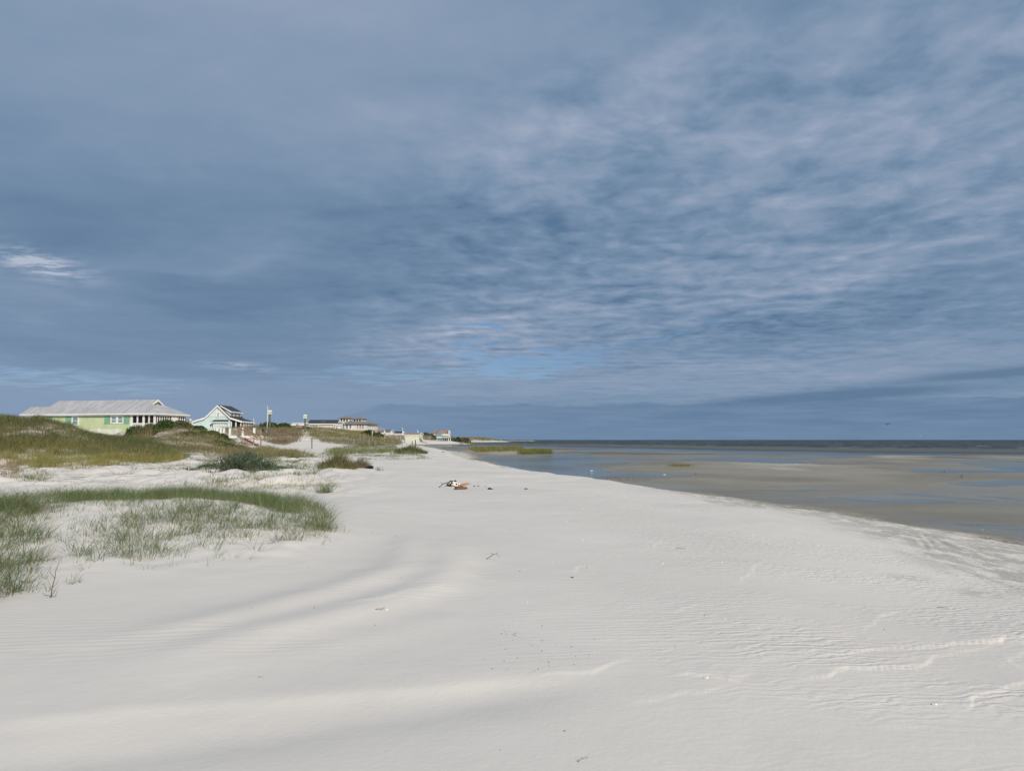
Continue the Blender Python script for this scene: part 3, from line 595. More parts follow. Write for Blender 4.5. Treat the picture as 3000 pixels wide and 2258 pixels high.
# creeping vines on the sand
def vines(poly, Y0, Y1, n, name, label, seed):
    rn = random.Random(seed); s = scatter(poly, Y0, Y1, 3000)[:n]; L = []
    for p in s:
        a = rn.uniform(-.5, .5)+(math.pi if rn.random() < .5 else 0); x, y = p[0], p[1]; pts = []
        for k in range(rn.randint(8, 20)):
            pts.append((x, y)); a += rn.gauss(0, .35); x += .22*math.cos(a); y += .22*math.sin(a)*1.2
        L.append(pts)
    allp = np.array([q for p in L for q in p]); hz = height(allp[:, 0], allp[:, 1]); mb = MB(); i = 0
    for pts in L:
        mb.tube([(q[0], q[1], hz[i+k]+.008+.015*rn.random()) for k, q in enumerate(pts)], .0045, 3, False); i += len(pts)
    o = mb.build(name, M['vine']); tag(o, label, kind='stuff')
vines([(80, 1352), (560, 1350), (640, 1375), (560, 1415), (100, 1425), (40, 1400)], 22, 50, 75, 'creeping_vines', 'thin dark creeping vines lying over the pale sand', 5)

# ------------------------------------------------------------------ distinct tufts and shrubs
def tuft(name, label, px, py, Y, rad, nb, h, w, mat, dry=.2, lean=(.3, .9), cat='grass tuft', group='grass tufts on the sand', wind=(.1, 0)):
    p = PT(px, py, Y); c = np.array([[p[0], p[1], gz(p[0], p[1])]])
    k = max(1, int(nb/14)); cc = c + np.column_stack([RNG.normal(0, rad*.45, k), RNG.normal(0, rad*.35, k), np.zeros(k)])
    o = grass_obj(name, [clumps(cc, 14, rad*.35, h, w, lean, wind, dry)], M[mat], None, tuple(c[0])); tag(o, label, cat, group)
def gY(px, py, z0=.1): return GP(px, py, z0)[1]
tuft('grass_tuft', 'lone spiky green grass tuft on bare sand right of the short grass', 955, 1438, gY(955, 1438, 0.06), .26, 240, .50, .009, 'grass', .04)
def dome(name, label, px, py, Y, rx, ry, top, n, h, w, mat, dry=.3, cat='grass tuft', group='grass tufts on the sand', wind=.2, lean=(.4, 1.2)):
    p = PT(px, py, Y); X, Yc = p[0], p[1]+ry*.6; a = RNG.uniform(0, 2*math.pi, n); d = np.sqrt(RNG.random(n)); dx = d*np.cos(a); dy = d*np.sin(a)
    P = np.column_stack([X+dx*rx, Yc+dy*ry, np.zeros(n)]); P[:, 2] = height(P[:, 0], P[:, 1])+RNG.uniform(0, .85, n)*top*(1-d*d)*(1+.3*np.sin(dx*5+1))-.03
    az = np.arctan2(dy+RNG.normal(0, .35, n), dx+wind+RNG.normal(0, .35, n)); tn = RNG.uniform(0, .7, n); tn = np.where(RNG.random(n) < dry, RNG.uniform(.8, 1, n), tn)
    o = grass_obj(name, [make_blades(P, h*RNG.uniform(.5, 1.15, n)*(1.1-.5*d), np.full(n, w)*RNG.uniform(.6, 1.2, n), az, RNG.uniform(*lean, n)*(.4+.6*d), tn, 3)], M[mat], None, (X, Yc, gz(X, Yc))); tag(o, label, cat, group)
dome('grass_tuft', 'large brown green grass tussock beside the black charred log', 985, 1372, gY(985, 1372, .22), 1.0, .6, .62, 2200, .72, .016, 'dgrass', .5)
dome('grass_tuft', 'smaller wind bent brown tussock just right of the large tussock', 1050, 1370, gY(1050, 1370, .2), .55, .4, .36, 900, .66, .015, 'tangrass', .5, wind=.8)
dome('grass_tuft', 'dense dome of olive grass on the hummock nearest the bare beach', 1200, 1322, 76, 1.7, 1.4, .55, 2600, .75, .032, 'dgrass', .35)
dome('grass_tuft', 'green and brown tuft at the foot of the slope left of the stairs post', 700, 1335, 72, 2.2, 1.0, .3, 1500, .6, .03, 'dgrass', .5)
tuft('grass_tuft', 'low green grass patch in front of the large brown tussock', 945, 1374, gY(945, 1374, .22), .6, 160, .45, .018, 'grass', .1)
tuft('grass_tuft', 'deep green grass fringe at the front of the olive grass dome', 1180, 1330, 70, 1.2, 320, .55, .035, 'grass', .05)
tuft('grass_tuft', 'flat yellow grass patch left of the olive grass dome', 1120, 1322, 78, 1.0, 240, .5, .03, 'ygrass', .2)
tuft('grass_tuft', 'small dark green tuft below the sandy path', 915, 1337, gY(915, 1337, .35), .7, 200, .6, .022, 'grass', .15)
tuft('grass_tuft', 'thin grey green sprig between the round shrub and the tussock', 795, 1378, gY(795, 1378, .2), .2, 90, .45, .015, 'ygrass', .3)
tuft('grass_tuft', 'sparse blue green sprigs just right of the charred log', 1108, 1378, gY(1108, 1378, .12), .3, 56, .32, .012, 'bluegrass', .1)
tuft('grass_tuft', 'reddish brown tuft standing by the foot of the stairs post', 795, 1325, 80, .7, 200, .8, .03, 'dgrass', .8)
tuft('grass_tuft', 'short tan sprig on the sand below the grey green sprig', 765, 1398, gY(765, 1398, .1), .25, 56, .28, .012, 'ygrass', .6)
tuft('grass_tuft', 'few long green blades in the bottom left grass corner', 35, 1745, gY(35, 1745, .03), .22, 42, .36, .008, 'grass', .15, (.5, 1.2))
tuft('grass_tuft', 'tiny isolated sprig on the left above the rippled sand', 75, 1712, gY(75, 1712, .04), .12, 28, .18, .006, 'grass', .3, (.5, 1.2))

def shrub(name, label, c, r, n, ls, mat, group=None, cat='bush', stems=7, flat=.0):
    """leaf faces spread through the crown in clumps, on a few bare stems"""
    t = thing(name, label, cat, c, 0, group)
    k = max(10, n//60); u = RNG.normal(size=(k, 3)); u /= np.linalg.norm(u, axis=1)[:, None]; u[:, 2] = np.abs(u[:, 2])*.95
    cen = u*(RNG.uniform(.45, 1.0, k)**.5)[:, None]*np.array(r); cr = RNG.uniform(.14, .34, k)
    idx = RNG.integers(0, k, n); d = RNG.normal(size=(n, 3)); d /= np.linalg.norm(d, axis=1)[:, None]
    P = cen[idx] + d*(cr[idx]*RNG.uniform(.5, 1.05, n))[:, None]*np.array(r); P = P[P[:, 2] > -.1*r[2]]; n = len(P)
    a = RNG.normal(size=(n, 3)); a /= np.linalg.norm(a, axis=1)[:, None]; b = np.cross(a, RNG.normal(size=(n, 3))); b /= np.linalg.norm(b, axis=1)[:, None]
    L = (ls*RNG.uniform(.6, 1.3, n))[:, None]; a = a*L; b = b*L*.5
    Vv = np.stack([P-a, P+b, P+a, P-b], 1).reshape(-1, 3); q = np.arange(n*4).reshape(-1, 4)
    me = mesh_arrays('foliage', Vv, q, None, False); me.materials.append(mat); f = bpy.data.objects.new('foliage', me); col.objects.link(f); f.parent = t
    mb = MB()
    for i in range(stems):
        an = 2*math.pi*i/stems; e = (math.cos(an)*r[0]*.6, math.sin(an)*r[1]*.6, r[2]*.7)
        mb.tube([(e[0]*.1, e[1]*.1, -.5), (e[0]*.5, e[1]*.5, r[2]*.25), e], [.05, .035, .01], 4)
    mb.build('stem', M['twig'], t); return t
def shrub_px(name, label, px, ptop, Y, rpx, n, mat='leaf', ls=None, group=None, ry=1.0, cat='bush', top=None):
    X = (px-1500)/F*Y; zt = PT(px, ptop, Y)[2]; z0 = gz(X, Y); rx = rpx/F*Y; rz = max(zt-z0, .35)
    return shrub(name, label, (X, Y, z0), (rx, rx*ry, rz), int(n*1.9), ls or .00115*Y, M[mat], group, cat)
G_ = 'dark evergreen bushes on the dunes'
for px, pt, Y, rp, lb in ((652, 1272, 80, 22, 'low dark bush on the slope just below the picket rail'), (640, 1291, 74, 26, 'dark green scrub at the middle of the slope left of the landing'), (672, 1299, 72, 22, 'lowest dark scrub on the slope left of the stairs'), (600, 1266, 80, 24, 'dark scrub on the slope halfway between dune crest and landing')):
    shrub_px('evergreen_bush', lb, px, pt, Y, rp, 2200, group=G_)
shrub_px('evergreen_bush', 'dark bush at the porch end of the green house, tallest of its row', 487, 1229, 84, 30, 3600, group=G_)
shrub_px('evergreen_bush', 'dark bush below the screened porch, leftmost of its row', 400, 1247, 82, 30, 3000, group=G_)
shrub_px('evergreen_bush', 'dark bush between the leftmost and tallest bushes of the porch row', 442, 1244, 83, 32, 3000, group=G_)
shrub_px('grey_bush', 'grey green bush on the dune top right of the tallest bush', 535, 1233, 86, 28, 3000, 'leaf2', group='grey green scrub on the dunes')
shrub_px('evergreen_bush', 'low dark bush on the dune left of the blue house', 582, 1248, 86, 24, 2200, group=G_)
shrub_px('evergreen_bush', 'low dark bush beside the white picket rail of the landing', 620, 1262, 84, 22, 2200, group=G_)
shrub_px('grey_bush', 'brownish green bush on the slope below the dune left of the landing', 560, 1268, 78, 26, 2200, 'leaf2', group='grey green scrub on the dunes')
shrub_px('evergreen_bush', 'dark rounded bush on the dune crest behind the white pole', 790, 1236, 128, 26, 2400, group=G_)
shrub_px('evergreen_bush', 'flat dark bush on the crest right of the nearer bird house pole', 832, 1240, 130, 22, 1800, group=G_)
shrub_px('evergreen_bush', 'dark bush at the foot of the farther bird house pole', 898, 1249, 138, 16, 1200, group=G_)
shrub_px('evergreen_bush', 'large dark bush below the deck of the two turret house', 1083, 1261, 150, 26, 2600, group=G_)
shrub_px('grey_bush', 'olive bush at the left end of the grey board fence', 1108, 1268, 160, 18, 1600, 'leaf2', group='grey green scrub on the dunes')
shrub_px('evergreen_bush', 'small bush in front of the pale sage cottage', 1198, 1279, 380, 9, 500, group=G_)
shrub_px('evergreen_bush', 'rounded scrub thicket right of the pale sage cottage', 1250, 1268.5, 440, 16, 1800, 'leaf2', group='grey green scrub on the dunes')
shrub_px('evergreen_bush', 'scrub thicket left of the red roofed stilt house', 1265, 1271, 450, 15, 1600, 'leaf2', group='grey green scrub on the dunes')
shrub_px('evergreen_bush', 'scrub thicket right of the red roofed stilt house', 1335, 1279, 520, 22, 1600, 'leaf2', group='grey green scrub on the dunes')
shrub_px('evergreen_bush', 'small far bush tapering off beyond the stilt house', 1362, 1283, 620, 18, 1000, 'leaf2', group='grey green scrub on the dunes')
# round blue green shrub in the middle distance: long leaves, so blades on a low mound
pS = PT(705, 1384, gY(705, 1384, .15))
tS = thing('sand_shrub', 'low spreading blue green shrub sprawled over its own small sand mound', 'shrub', (pS[0], pS[1], gz(pS[0], pS[1])))
kk = 130; cs = np.column_stack([pS[0]+RNG.normal(0, .95, kk), pS[1]+.5+RNG.normal(0, .55, kk), np.zeros(kk)]); 
parts = []
for i in range(kk):
    c = cs[i]; m = 34; a = RNG.uniform(0, 6.28, m); d = math.hypot((c[0]-pS[0])/1.5, (c[1]-pS[1]-.5)/1.1); top = .85*max(0, 1-d*d*.8)
    P = np.column_stack([c[0]+RNG.normal(0, .18, m), c[1]+RNG.normal(0, .18, m), np.full(m, 0.)]); P[:, 2] = height(P[:, 0], P[:, 1])+RNG.uniform(0, 1, m)*top
    parts.append(make_blades(P, RNG.uniform(.14, .34, m), RNG.uniform(.02, .035, m), a, RNG.uniform(.6, 1.6, m), RNG.uniform(0, .9, m), 2))
fo = grass_obj('foliage', parts, M['bluegrass'], tS, tuple(tS.location))
mb = MB(); loc = tS.location
for i in range(9):
    a = i*.7; mb.tube([(0, .5, -.05), (math.cos(a)*.5, .5+math.sin(a)*.4, .25), (math.cos(a)*1.0, .5+math.sin(a)*.7, .3)], [.02, .014, .006], 4)
mb.build('stem', M['twig'], tS)
# marsh grass islands on the flats
def marsh(poly, Y0, Y1, n, nb, h, name, label, mat='marsh', dry=.3, w=.05):
    c = scatter(poly, Y0, Y1, n*8)[:n]; print(label[:30], len(c))
    if len(c): o = grass_obj(name, [clumps(c, nb, .7, h, w, (.1, .4), (.1, 0), dry)], M[mat]); tag(o, label, kind='stuff')
marsh([(1375, 1316), (1500, 1312), (1530, 1313), (1515, 1321), (1400, 1325)], 115, 260, 700, 12, 1.0, 'marsh_grass', 'tall yellow and green marsh grass on the larger island in the flats', dry=.4)
marsh([(1522, 1323), (1608, 1323), (1612, 1330), (1525, 1331)], 100, 190, 360, 14, .85, 'marsh_grass', 'bright green marsh grass clump standing in the shallow water', dry=.1)
marsh([(1330, 1297.5), (1420, 1297), (1430, 1301), (1340, 1302)], 290, 700, 300, 10, 1.2, 'marsh_grass', 'thin green marsh strip on the far shore', w=.12, dry=.2)
marsh([(1968, 1361), (2018, 1361), (2018, 1367), (1968, 1367)], 60, 85, 70, 10, .22, 'marsh_grass', 'faint low green marsh patch out on the sand flat', w=.03, dry=.3)
marsh([(1760, 1394), (1880, 1403), (1885, 1411), (1760, 1402)], 35, 60, 130, 5, .14, 'marsh_stubble', 'row of short dark plant stubs along the waterline', 'drygrass', w=.02, dry=.3)
marsh([(1400, 1282), (1560, 1284), (1560, 1291), (1300, 1291), (1290, 1284)], 600, 1700, 1500, 6, 1.8, 'far_scrub', 'low dark scrub along the far point of land', 'dgrass', w=.6, dry=.3)

# ------------------------------------------------------------------ buildings
def rail_run(mb, T, a0, a1, z0, z1, step=.14, bw=.045, th=.06):
    def bx(u0, u1, w0, w1, d0, d1): mb.prism([T(u0, w0, d0), T(u1, w0, d0), T(u1, w1, d0), T(u0, w1, d0)], tuple(np.array(T(0, 0, d1))-np.array(T(0, 0, d0))))
    bx(a0, a1, z1-.08, z1, 0, th); bx(a0, a1, z0, z0+.08, 0, th); n = max(1, int((a1-a0)/step))
    for i in range(n+1): u = a0+(a1-a0)*i/n; bx(u-bw/2, u+bw/2, z0+.08, z1-.08, .012, th-.012)
def green_house():
    zf = PT(300, 1255, 122)[2]
    f = Frame((58, 1213, 125.4), (456, 1209.6, 120), zf); L = f.L; D = 8.8
    Ze = f.W(456, 1210, 0)[1]; xg, Zr = f.W(463, 1170.5, D/2); x0 = f.W(110, 1211, 0)[0]
    t = thing('green_house', 'long pale green cottage with weathered metal roof behind the left dune', 'house', tuple(f.o), f.ang)
    yk, Zk = f.E(444, 1191, xg); kk = min(max(D/2-yk, .8), 1.6)
    sl = (Zr-Ze)/(D/2); Zk = Zr-sl*kk; th = (0, 0, -.10)
    r = MB(); r.prism([(x0, 0, Ze), (L, 0, Ze), (xg, D/2-kk, Zk), (xg, D/2, Zr), (x0, D/2, Zr)], th); r.prism([(x0, D, Ze), (x0, D/2, Zr), (xg, D/2, Zr), (xg, D/2+kk, Zk), (L, D, Ze)], th)
    r.prism([(L, 0, Ze), (L, D, Ze), (xg, D/2+kk, Zk), (xg, D/2-kk, Zk)], th); ro = r.build('roof', M['metalroof'], t)
    r = MB(); z2 = f.W(100, 1192, 2.3)[1]; r.prism([(0, 0, Ze+.012), (x0-.02, 0, Ze+.012), (x0-.02, 2.2, z2), (.0, 2.2, z2)], th); r.prism([(0, 4.4, Ze), (0, 2.2, z2), (x0-.02, 2.2, z2), (x0-.02, 4.4, Ze)], th); r.build('carport_roof', M['metalroof'], t)
    g = MB(); g.prism([(xg-.35, D/2-kk+.15, Zk+.02), (xg-.35, D/2+kk-.15, Zk+.02), (xg-.35, D/2, Zr-.2)], (.06, 0, 0)); g.build('gable_panel', M['green_wall'], t)
    k = MB()
    for s in (-1, 1): k.prism([(xg-.02, D/2+s*kk, Zk-.02), (xg-.02, D/2, Zr+.03), (xg-.02, D/2, Zr-.34), (xg-.02, D/2+s*(kk-.42), Zk-.02)], (.1, 0, 0))
    k.build('gable_trim', M['white'], t)
    k = MB(); k.box(0, L+.02, -.06, 0, Ze-.22, Ze+.0); k.box(L, L+.06, -.06, D+.06, Ze-.22, Ze+.0); k.box(0, L, D, D+.06, Ze-.3, Ze-.02); k.build('fascia', M['white'], t)
    k = MB(); k.box(0, L, 0, D, Ze-.34, Ze-.3); k.build('soffit', M['white'], t)
    xp = f.W(386, 1230, .5)[0]; yw = .45; zt = Ze-.34
    w = MB(); w.box(x0+.5, xp, yw, D-.4, -1.6, zt); w.build('wall', M['green_wall'], t)
    T = front(yw)
    def xa(px, py): return f.W(px, py, yw)
    for pxa, pxb, pya, pyb, split in ((211, 231, 1215, 1246.5, 1), (325, 362, 1214, 1241, 2), (115, 134, 1214, 1240, 1)):
        a, z1 = xa(pxa, pya); b, z0 = xa(pxb, pyb); z1 = min(z1, zt-.02)
        if split == 1: window(t, a, b, z0, z1, T, M['pane'], fw=.22)
        else:
            mdl = (a+b)/2
            for (u, v) in ((a, mdl-.004), (mdl+.004, b)): window(t, u, v, z0, z1, T, M['pane'], fw=.2)
    for pxa, pxb, pyb in ((193, 210.5, 1244), (307, 325, 1241.5), (362, 379, 1241), (134, 153, 1240)):
        a, z1 = xa(pxa, 1214); b, z0 = xa(pxb, pyb); s = MB(); s.box(a, b-.02, yw-.06, yw-.005, z0, min(z1, zt-.02)); s.box(a+.42*(b-a), a+.55*(b-a), yw-.075, yw-.058, z1-.75, z1-.5)
        s.build('shutter', M['shutter'], t)
    # screened porch round the right end
    zrail = xa(420, 1239)[1]; zdeck = -.35
    sc = MB(); sc.box(xp+.02, L-.5, yw+.1, yw+.14, zrail, zt); sc.box(L-.54, L-.5, yw+.14, D-.4, zrail, zt); sc.box(xp+.02, L-.5, yw+1.6, D-.4, zdeck, zt-.01); sc.build('porch_screen', M['screen'], t)
    xs = [f.W(p, 1220, yw)[0] for p in (386, 403, 421, 437)] + [L-.5]
    for i, x in enumerate(xs):
        hw = .1 if i % 2 else .17; p = MB(); p.box(x-hw, x+hw, yw-.06, yw+.09, zdeck-.5 if not i % 2 else zrail, zt); p.build('porch_post', M['white'], t)
    n = 13
    for i in range(1, n+1):
        y = yw + (D-.8-yw)*i/n; p = MB(); p.box(L-.49, L-.36, y-.07, y+.07, zrail, zt); p.build('porch_post', M['white'], t)
    sr = MB(); sr.box(xp, L-.52, yw-.04, yw+.08, zrail-.14, zrail+.02); sr.box(L-.49, L-.38, yw, D-.4, zrail-.14, zrail+.02); rail_run(sr, front(yw+.04), xp, L-.52, zdeck-.1, zrail-.16, .2, .09); rail_run(sr, side(L-.5), yw, D-.4, zdeck-.1, zrail-.16, .2, .09)
    sr.build('porch_railing', M['white'], t)
    d = MB(); y0, _ = f.E(506, 1217, L-.36); d.box(L-.35, L-.31, D*.52, D*.68, zrail, zt-.1); d.build('door', M['white'], t)
    # white deck rail along the foot of the wall
    a, zt2 = xa(215, 1256); b, zb2 = xa(372, 1274); q = MB(); yd = -1.0
    rail_run(q, front(yd), a-4, b, zb2-.1, zt2-.12, .21, .10)
    for px in (290, 343, 231): x = f.W(px, 1260, yd)[0]; q.box(x-.14, x+.14, yd-.1, yd+.06, zb2-.4, zt2)
    q.build('deck_railing', M['white'], t)
    q = MB(); q.box(a-4, xp, yd, yw-.03, zb2-.45, zb2-.12); q.build('deck', M['whiteroof'], t)
    for px in (67, 93): x = f.W(px, 1220, .3)[0]; p = MB(); p.box(x-.12, x+.12, .2, .44, -2, zt); p.build('carport_post', M['white'], t)
    c = MB(); c.box(.3, x0+.48, 3.9, 4.1, -1.6, -.3); c.build('carport_back', M['green_wall'], t)
green_house()

def blue_house():
    zf = PT(640, 1258, 190)[2]; f = Frame((562, 1236, 190), (709, 1235, 190), zf); L = f.L; D = 9.6
    w = lambda px, py, y=0: f.W(px, py, y)
    t = thing('blue_house', 'pale blue gabled cottage with dark shingle roof and long shed dormer', 'house', tuple(f.o), f.ang)
    pk = w(637.6, 1188.5); lb = w(600, 1224.5); le = (0, w(562, 1236)[1]); rb = w(675, 1224.5); re = (L, w(709, 1235)[1])
    o = .35; up = .14
    def P(p, y, dz=0): return (p[0], y, p[1]+dz)
    m = MB(); m.prism([(.3, o, -1.5), (L-3.2, o, -1.5), (L-3.2, o, rb[1]-.35), P(rb, o, -.1), P(pk, o, -.1), P(lb, o, -.1), (.3, o, le[1])], (0, D-2*o, 0)); m.build('wall', M['blue_wall'], t)
    zb = w(620, 1217)[1]; k = (pk[1]-zb)/(pk[1]-lb[1]); xl = pk[0]-(pk[0]-lb[0])*k; xr = pk[0]+(rb[0]-pk[0])*k
    m = MB(); m.prism([(xl+.2, o-.05, zb), (xr-.2, o-.05, zb), (pk[0], o-.05, pk[1]-.3)], (0, .045, 0)); m.build('gable_panel', M['batten'], t)
    m = MB(); m.box(xl, xr, o-.12, o-.052, zb-.18, zb); m.build('gable_band', M['white'], t)
    for nm, a, b in (('roof', lb, pk), ('roof', pk, rb)):
        m = MB(); m.prism([P(a, -.1), P(b, -.1), P(b, D), P(a, D)], (0, 0, up)); r = m.build(nm, M['darkroof'], t)
    m = MB(); m.prism([P(le, -.1), P(lb, -.1), P(lb, D), P(le, D)], (0, 0, up)); m.build('low_roof', M['darkroof'], t)
    m = MB(); m.prism([P(rb, -.1), P(re, -.1), P(re, D), P(rb, D)], (0, 0, up)); m.build('low_roof', M['darkroof'], t)
    m = MB()
    for a, b in ((le, lb), (lb, pk), (pk, rb), (rb, re)): m.prism([P(a, -.16, -.28), P(b, -.16, -.28), P(b, -.16, up+.03), P(a, -.16, up+.03)], (0, .055, 0))
    m.build('rake_board', M['white'], t)
    m = MB(); m.box(L, L+.06, -.1, D, re[1]-.25, re[1]+up); m.build('fascia', M['white'], t)
    m = MB(); m.box(-.06, 0, -.1, D, le[1]-.25, le[1]+up); m.build('fascia', M['white'], t)
    # shed dormer on the right slope
    x1 = rb[0]-.6; yd0, zd = f.E(679, 1203.5, x1); y0 = 1.2; y1 = D-.8; zt = pk[1]-1.55; zbot = rb[1]+.1
    m = MB(); m.prism([(pk[0]+.2, y0, pk[1]-.35), (x1, y0, zt), (x1, y0, zbot)], (0, y1-y0, 0)); m.build('dormer_wall', M['blue_wall'], t)
    m = MB(); m.prism([(pk[0], y0-.4, pk[1]+up+.01), (x1+.45, y0-.4, zt+.02), (x1+.45, y1+.4, zt+.02), (pk[0], y1+.4, pk[1]+up+.01)], (0, 0, .14)); dr = m.build('dormer_roof', M['darkroof'], t)
    m = MB(); m.prism([(pk[0]+.3, y0-.46, pk[1]-.1), (x1+.45, y0-.46, zt-.18), (x1+.45, y0-.46, zt+.17), (pk[0]+.3, y0-.46, pk[1]+.18)], (0, .055, 0)); m.box(x1+.45, x1+.5, y0-.4, y1+.4, zt-.18, zt+.15); m.build('dormer_trim', M['white'], dr)
    for i in range(3):
        a = y0+.35+i*(y1-y0)/3; window(t, a, a+(y1-y0)/3-.5, zbot+.25, zt-.1, side(x1), M['darkpane'], fw=.3)
    T = front(o-.05)
    a, z1 = w(634.5, 1207); b, z0 = w(641.5, 1222.5); window(t, a, b, z0, z1, front(o-.12), M['darkpane'], fw=.2)
    a, z1 = w(612.5, 1240.5); b, z0 = w(619.5, 1252.5); window(t, a, b, z0, z1, front(o), M['darkpane'], fw=.2)
    # bump out with its own small roof
    a, z1 = w(626.5, 1238); b, _ = w(668, 1238); m = MB(); m.box(a, b, -.6, o-.01, -1.5, z1); bo = m.build('bay_wall', M['blue_wall'], t)
    m = MB(); e0, ze = w(622.5, 1236.5); e1, zr = w(672, 1230.5); m.prism([(e0, -1.0, ze), (e1, -1.0, ze), (e1-.3, o-.01, zr), (e0+.3, o-.01, zr)], (0, 0, .1)); m.build('bay_roof', M['darkroof'], t)
    m = MB(); m.box(e0, e1, -1.05, -1.0, ze-.2, ze+.06); m.build('bay_fascia', M['white'], t)
    for px in (639.5, 646.5, 653.5): a, z1 = w(px-3, 1240); b, z0 = w(px+3, 1246); window(t, a, b, z0, z1, front(-.6), M['darkpane'], False, .18)
    # screened porch
    a = w(675, 1240)[0]; zt = re[1]-.1; zr_ = w(690, 1252)[1]
    m = MB(); m.box(a, L-.35, .5, .54, -.6, zt+.05); m.box(L-.39, L-.35, .54, D-.3, -.6, zt+.05); m.box(L-3.1, L-.5, 1.2, D-.4, -.6, zt+.1); m.build('porch_screen', M['screen'], t)
    for x in (a+.1, (a+L-.4)/2, L-.42): m = MB(); m.box(x-.12, x+.12, .3, .49, -1.5, zt+.1); m.build('porch_post', M['white'], t)
    for i in range(1, 8): y = .5+(D-1)*i/7; m = MB(); m.box(L-.34, L-.2, y-.1, y+.1, -1.5, zt+.02); m.build('porch_post', M['white'], t)
    m = MB(); m.box(0, .3, 0, .3, -1.5, le[1]-.02); m.build('corner_board', M['white'], t)
blue_house()

def gable_house(name, label, a, b, D, zf, wallm, roofm, ridge_py, eave_py, over=.3, walls_down=1.5, gtrim=True, wins=(), gwins=(), sidewin=0):
    """simple gabled house, ridge along the front; the right gable shows"""
    f = Frame(a, b, zf); L = f.L; t = thing(name, label, 'house', tuple(f.o), f.ang)
    Ze = f.W(b[0], eave_py, 0)[1]; Zr = f.W((a[0]+b[0])/2, ridge_py, D/2)[1]
    m = MB(); m.prism([(over, over, -walls_down), (over, D-over, -walls_down), (over, D-over, Ze-.1), (over, D/2, Zr-.15), (over, over, Ze-.1)], (L-2*over, 0, 0)); m.build('wall', wallm, t)
    m = MB(); m.prism([(0, 0, Ze), (L, 0, Ze), (L, D/2, Zr), (0, D/2, Zr)], (0, 0, .14)); m.prism([(0, D, Ze), (0, D/2, Zr), (L, D/2, Zr), (L, D, Ze)], (0, 0, .14)); m.build('roof', roofm, t)
    m = MB(); m.box(0, L, -.06, 0, Ze-.2, Ze+.08)
    for s in (0, D): m.prism([(L, s, Ze-.14), (L, D/2, Zr-.14), (L, D/2, Zr+.17), (L, s, Ze+.17)], (.07, 0, 0))
    m.build('trim', M['white'], t)
    for pxa, pya, pxb, pyb in wins: x0, z1 = f.W(pxa, pya, over); x1, z0 = f.W(pxb, pyb, over); window(t, x0, x1, z0, z1, front(over), M['darkpane'], True, .18)
    for u in gwins: window(t, D*u-.5, D*u+.5, Ze-1.7, Ze-.3, side(L-over), M['darkpane'], True, .18)
    return f, t, Ze, Zr
# house with the dark low roof
f, t, Ze, Zr = gable_house('dark_roof_house', 'low house with long dark roof and skylight left of the turret house', (899.5, 1241.5, 218), (988, 1241.5, 218), 6.2, PT(940, 1262, 220)[2], M['beige'], M['darkroof'], 1231, 1241.5, wins=((905, 1244, 935, 1251),))
s = MB(); x, _ = f.W(948, 1235, 2); s.prism([(x-.6, 1.6, Ze+(Zr-Ze)*.4+.18), (x+.6, 1.6, Ze+(Zr-Ze)*.4+.18), (x+.9, 2.8, Ze+(Zr-Ze)*.7+.18), (x-.3, 2.8, Ze+(Zr-Ze)*.7+.18)], (0, 0, .1)); s.build('skylight', M['dish'], t)
x0, z1 = f.W(960, 1243, .39); x1, z0 = f.W(969, 1253, .39); s = MB(); s.box(x0, x1, .33, .38, z0, z1); s.build('door', M['darkwood'], t)
f2, t2, _, _ = gable_house('front_wing_house', 'small white gabled wing joined in front of the turret house', (985, 1243.5, 213), (1001, 1243.5, 213), 3.6, PT(990, 1262, 216)[2], M['offwhite'], M['greyroof'], 1238, 1243.5, wins=((972+4, 1245, 980+4, 1254),))
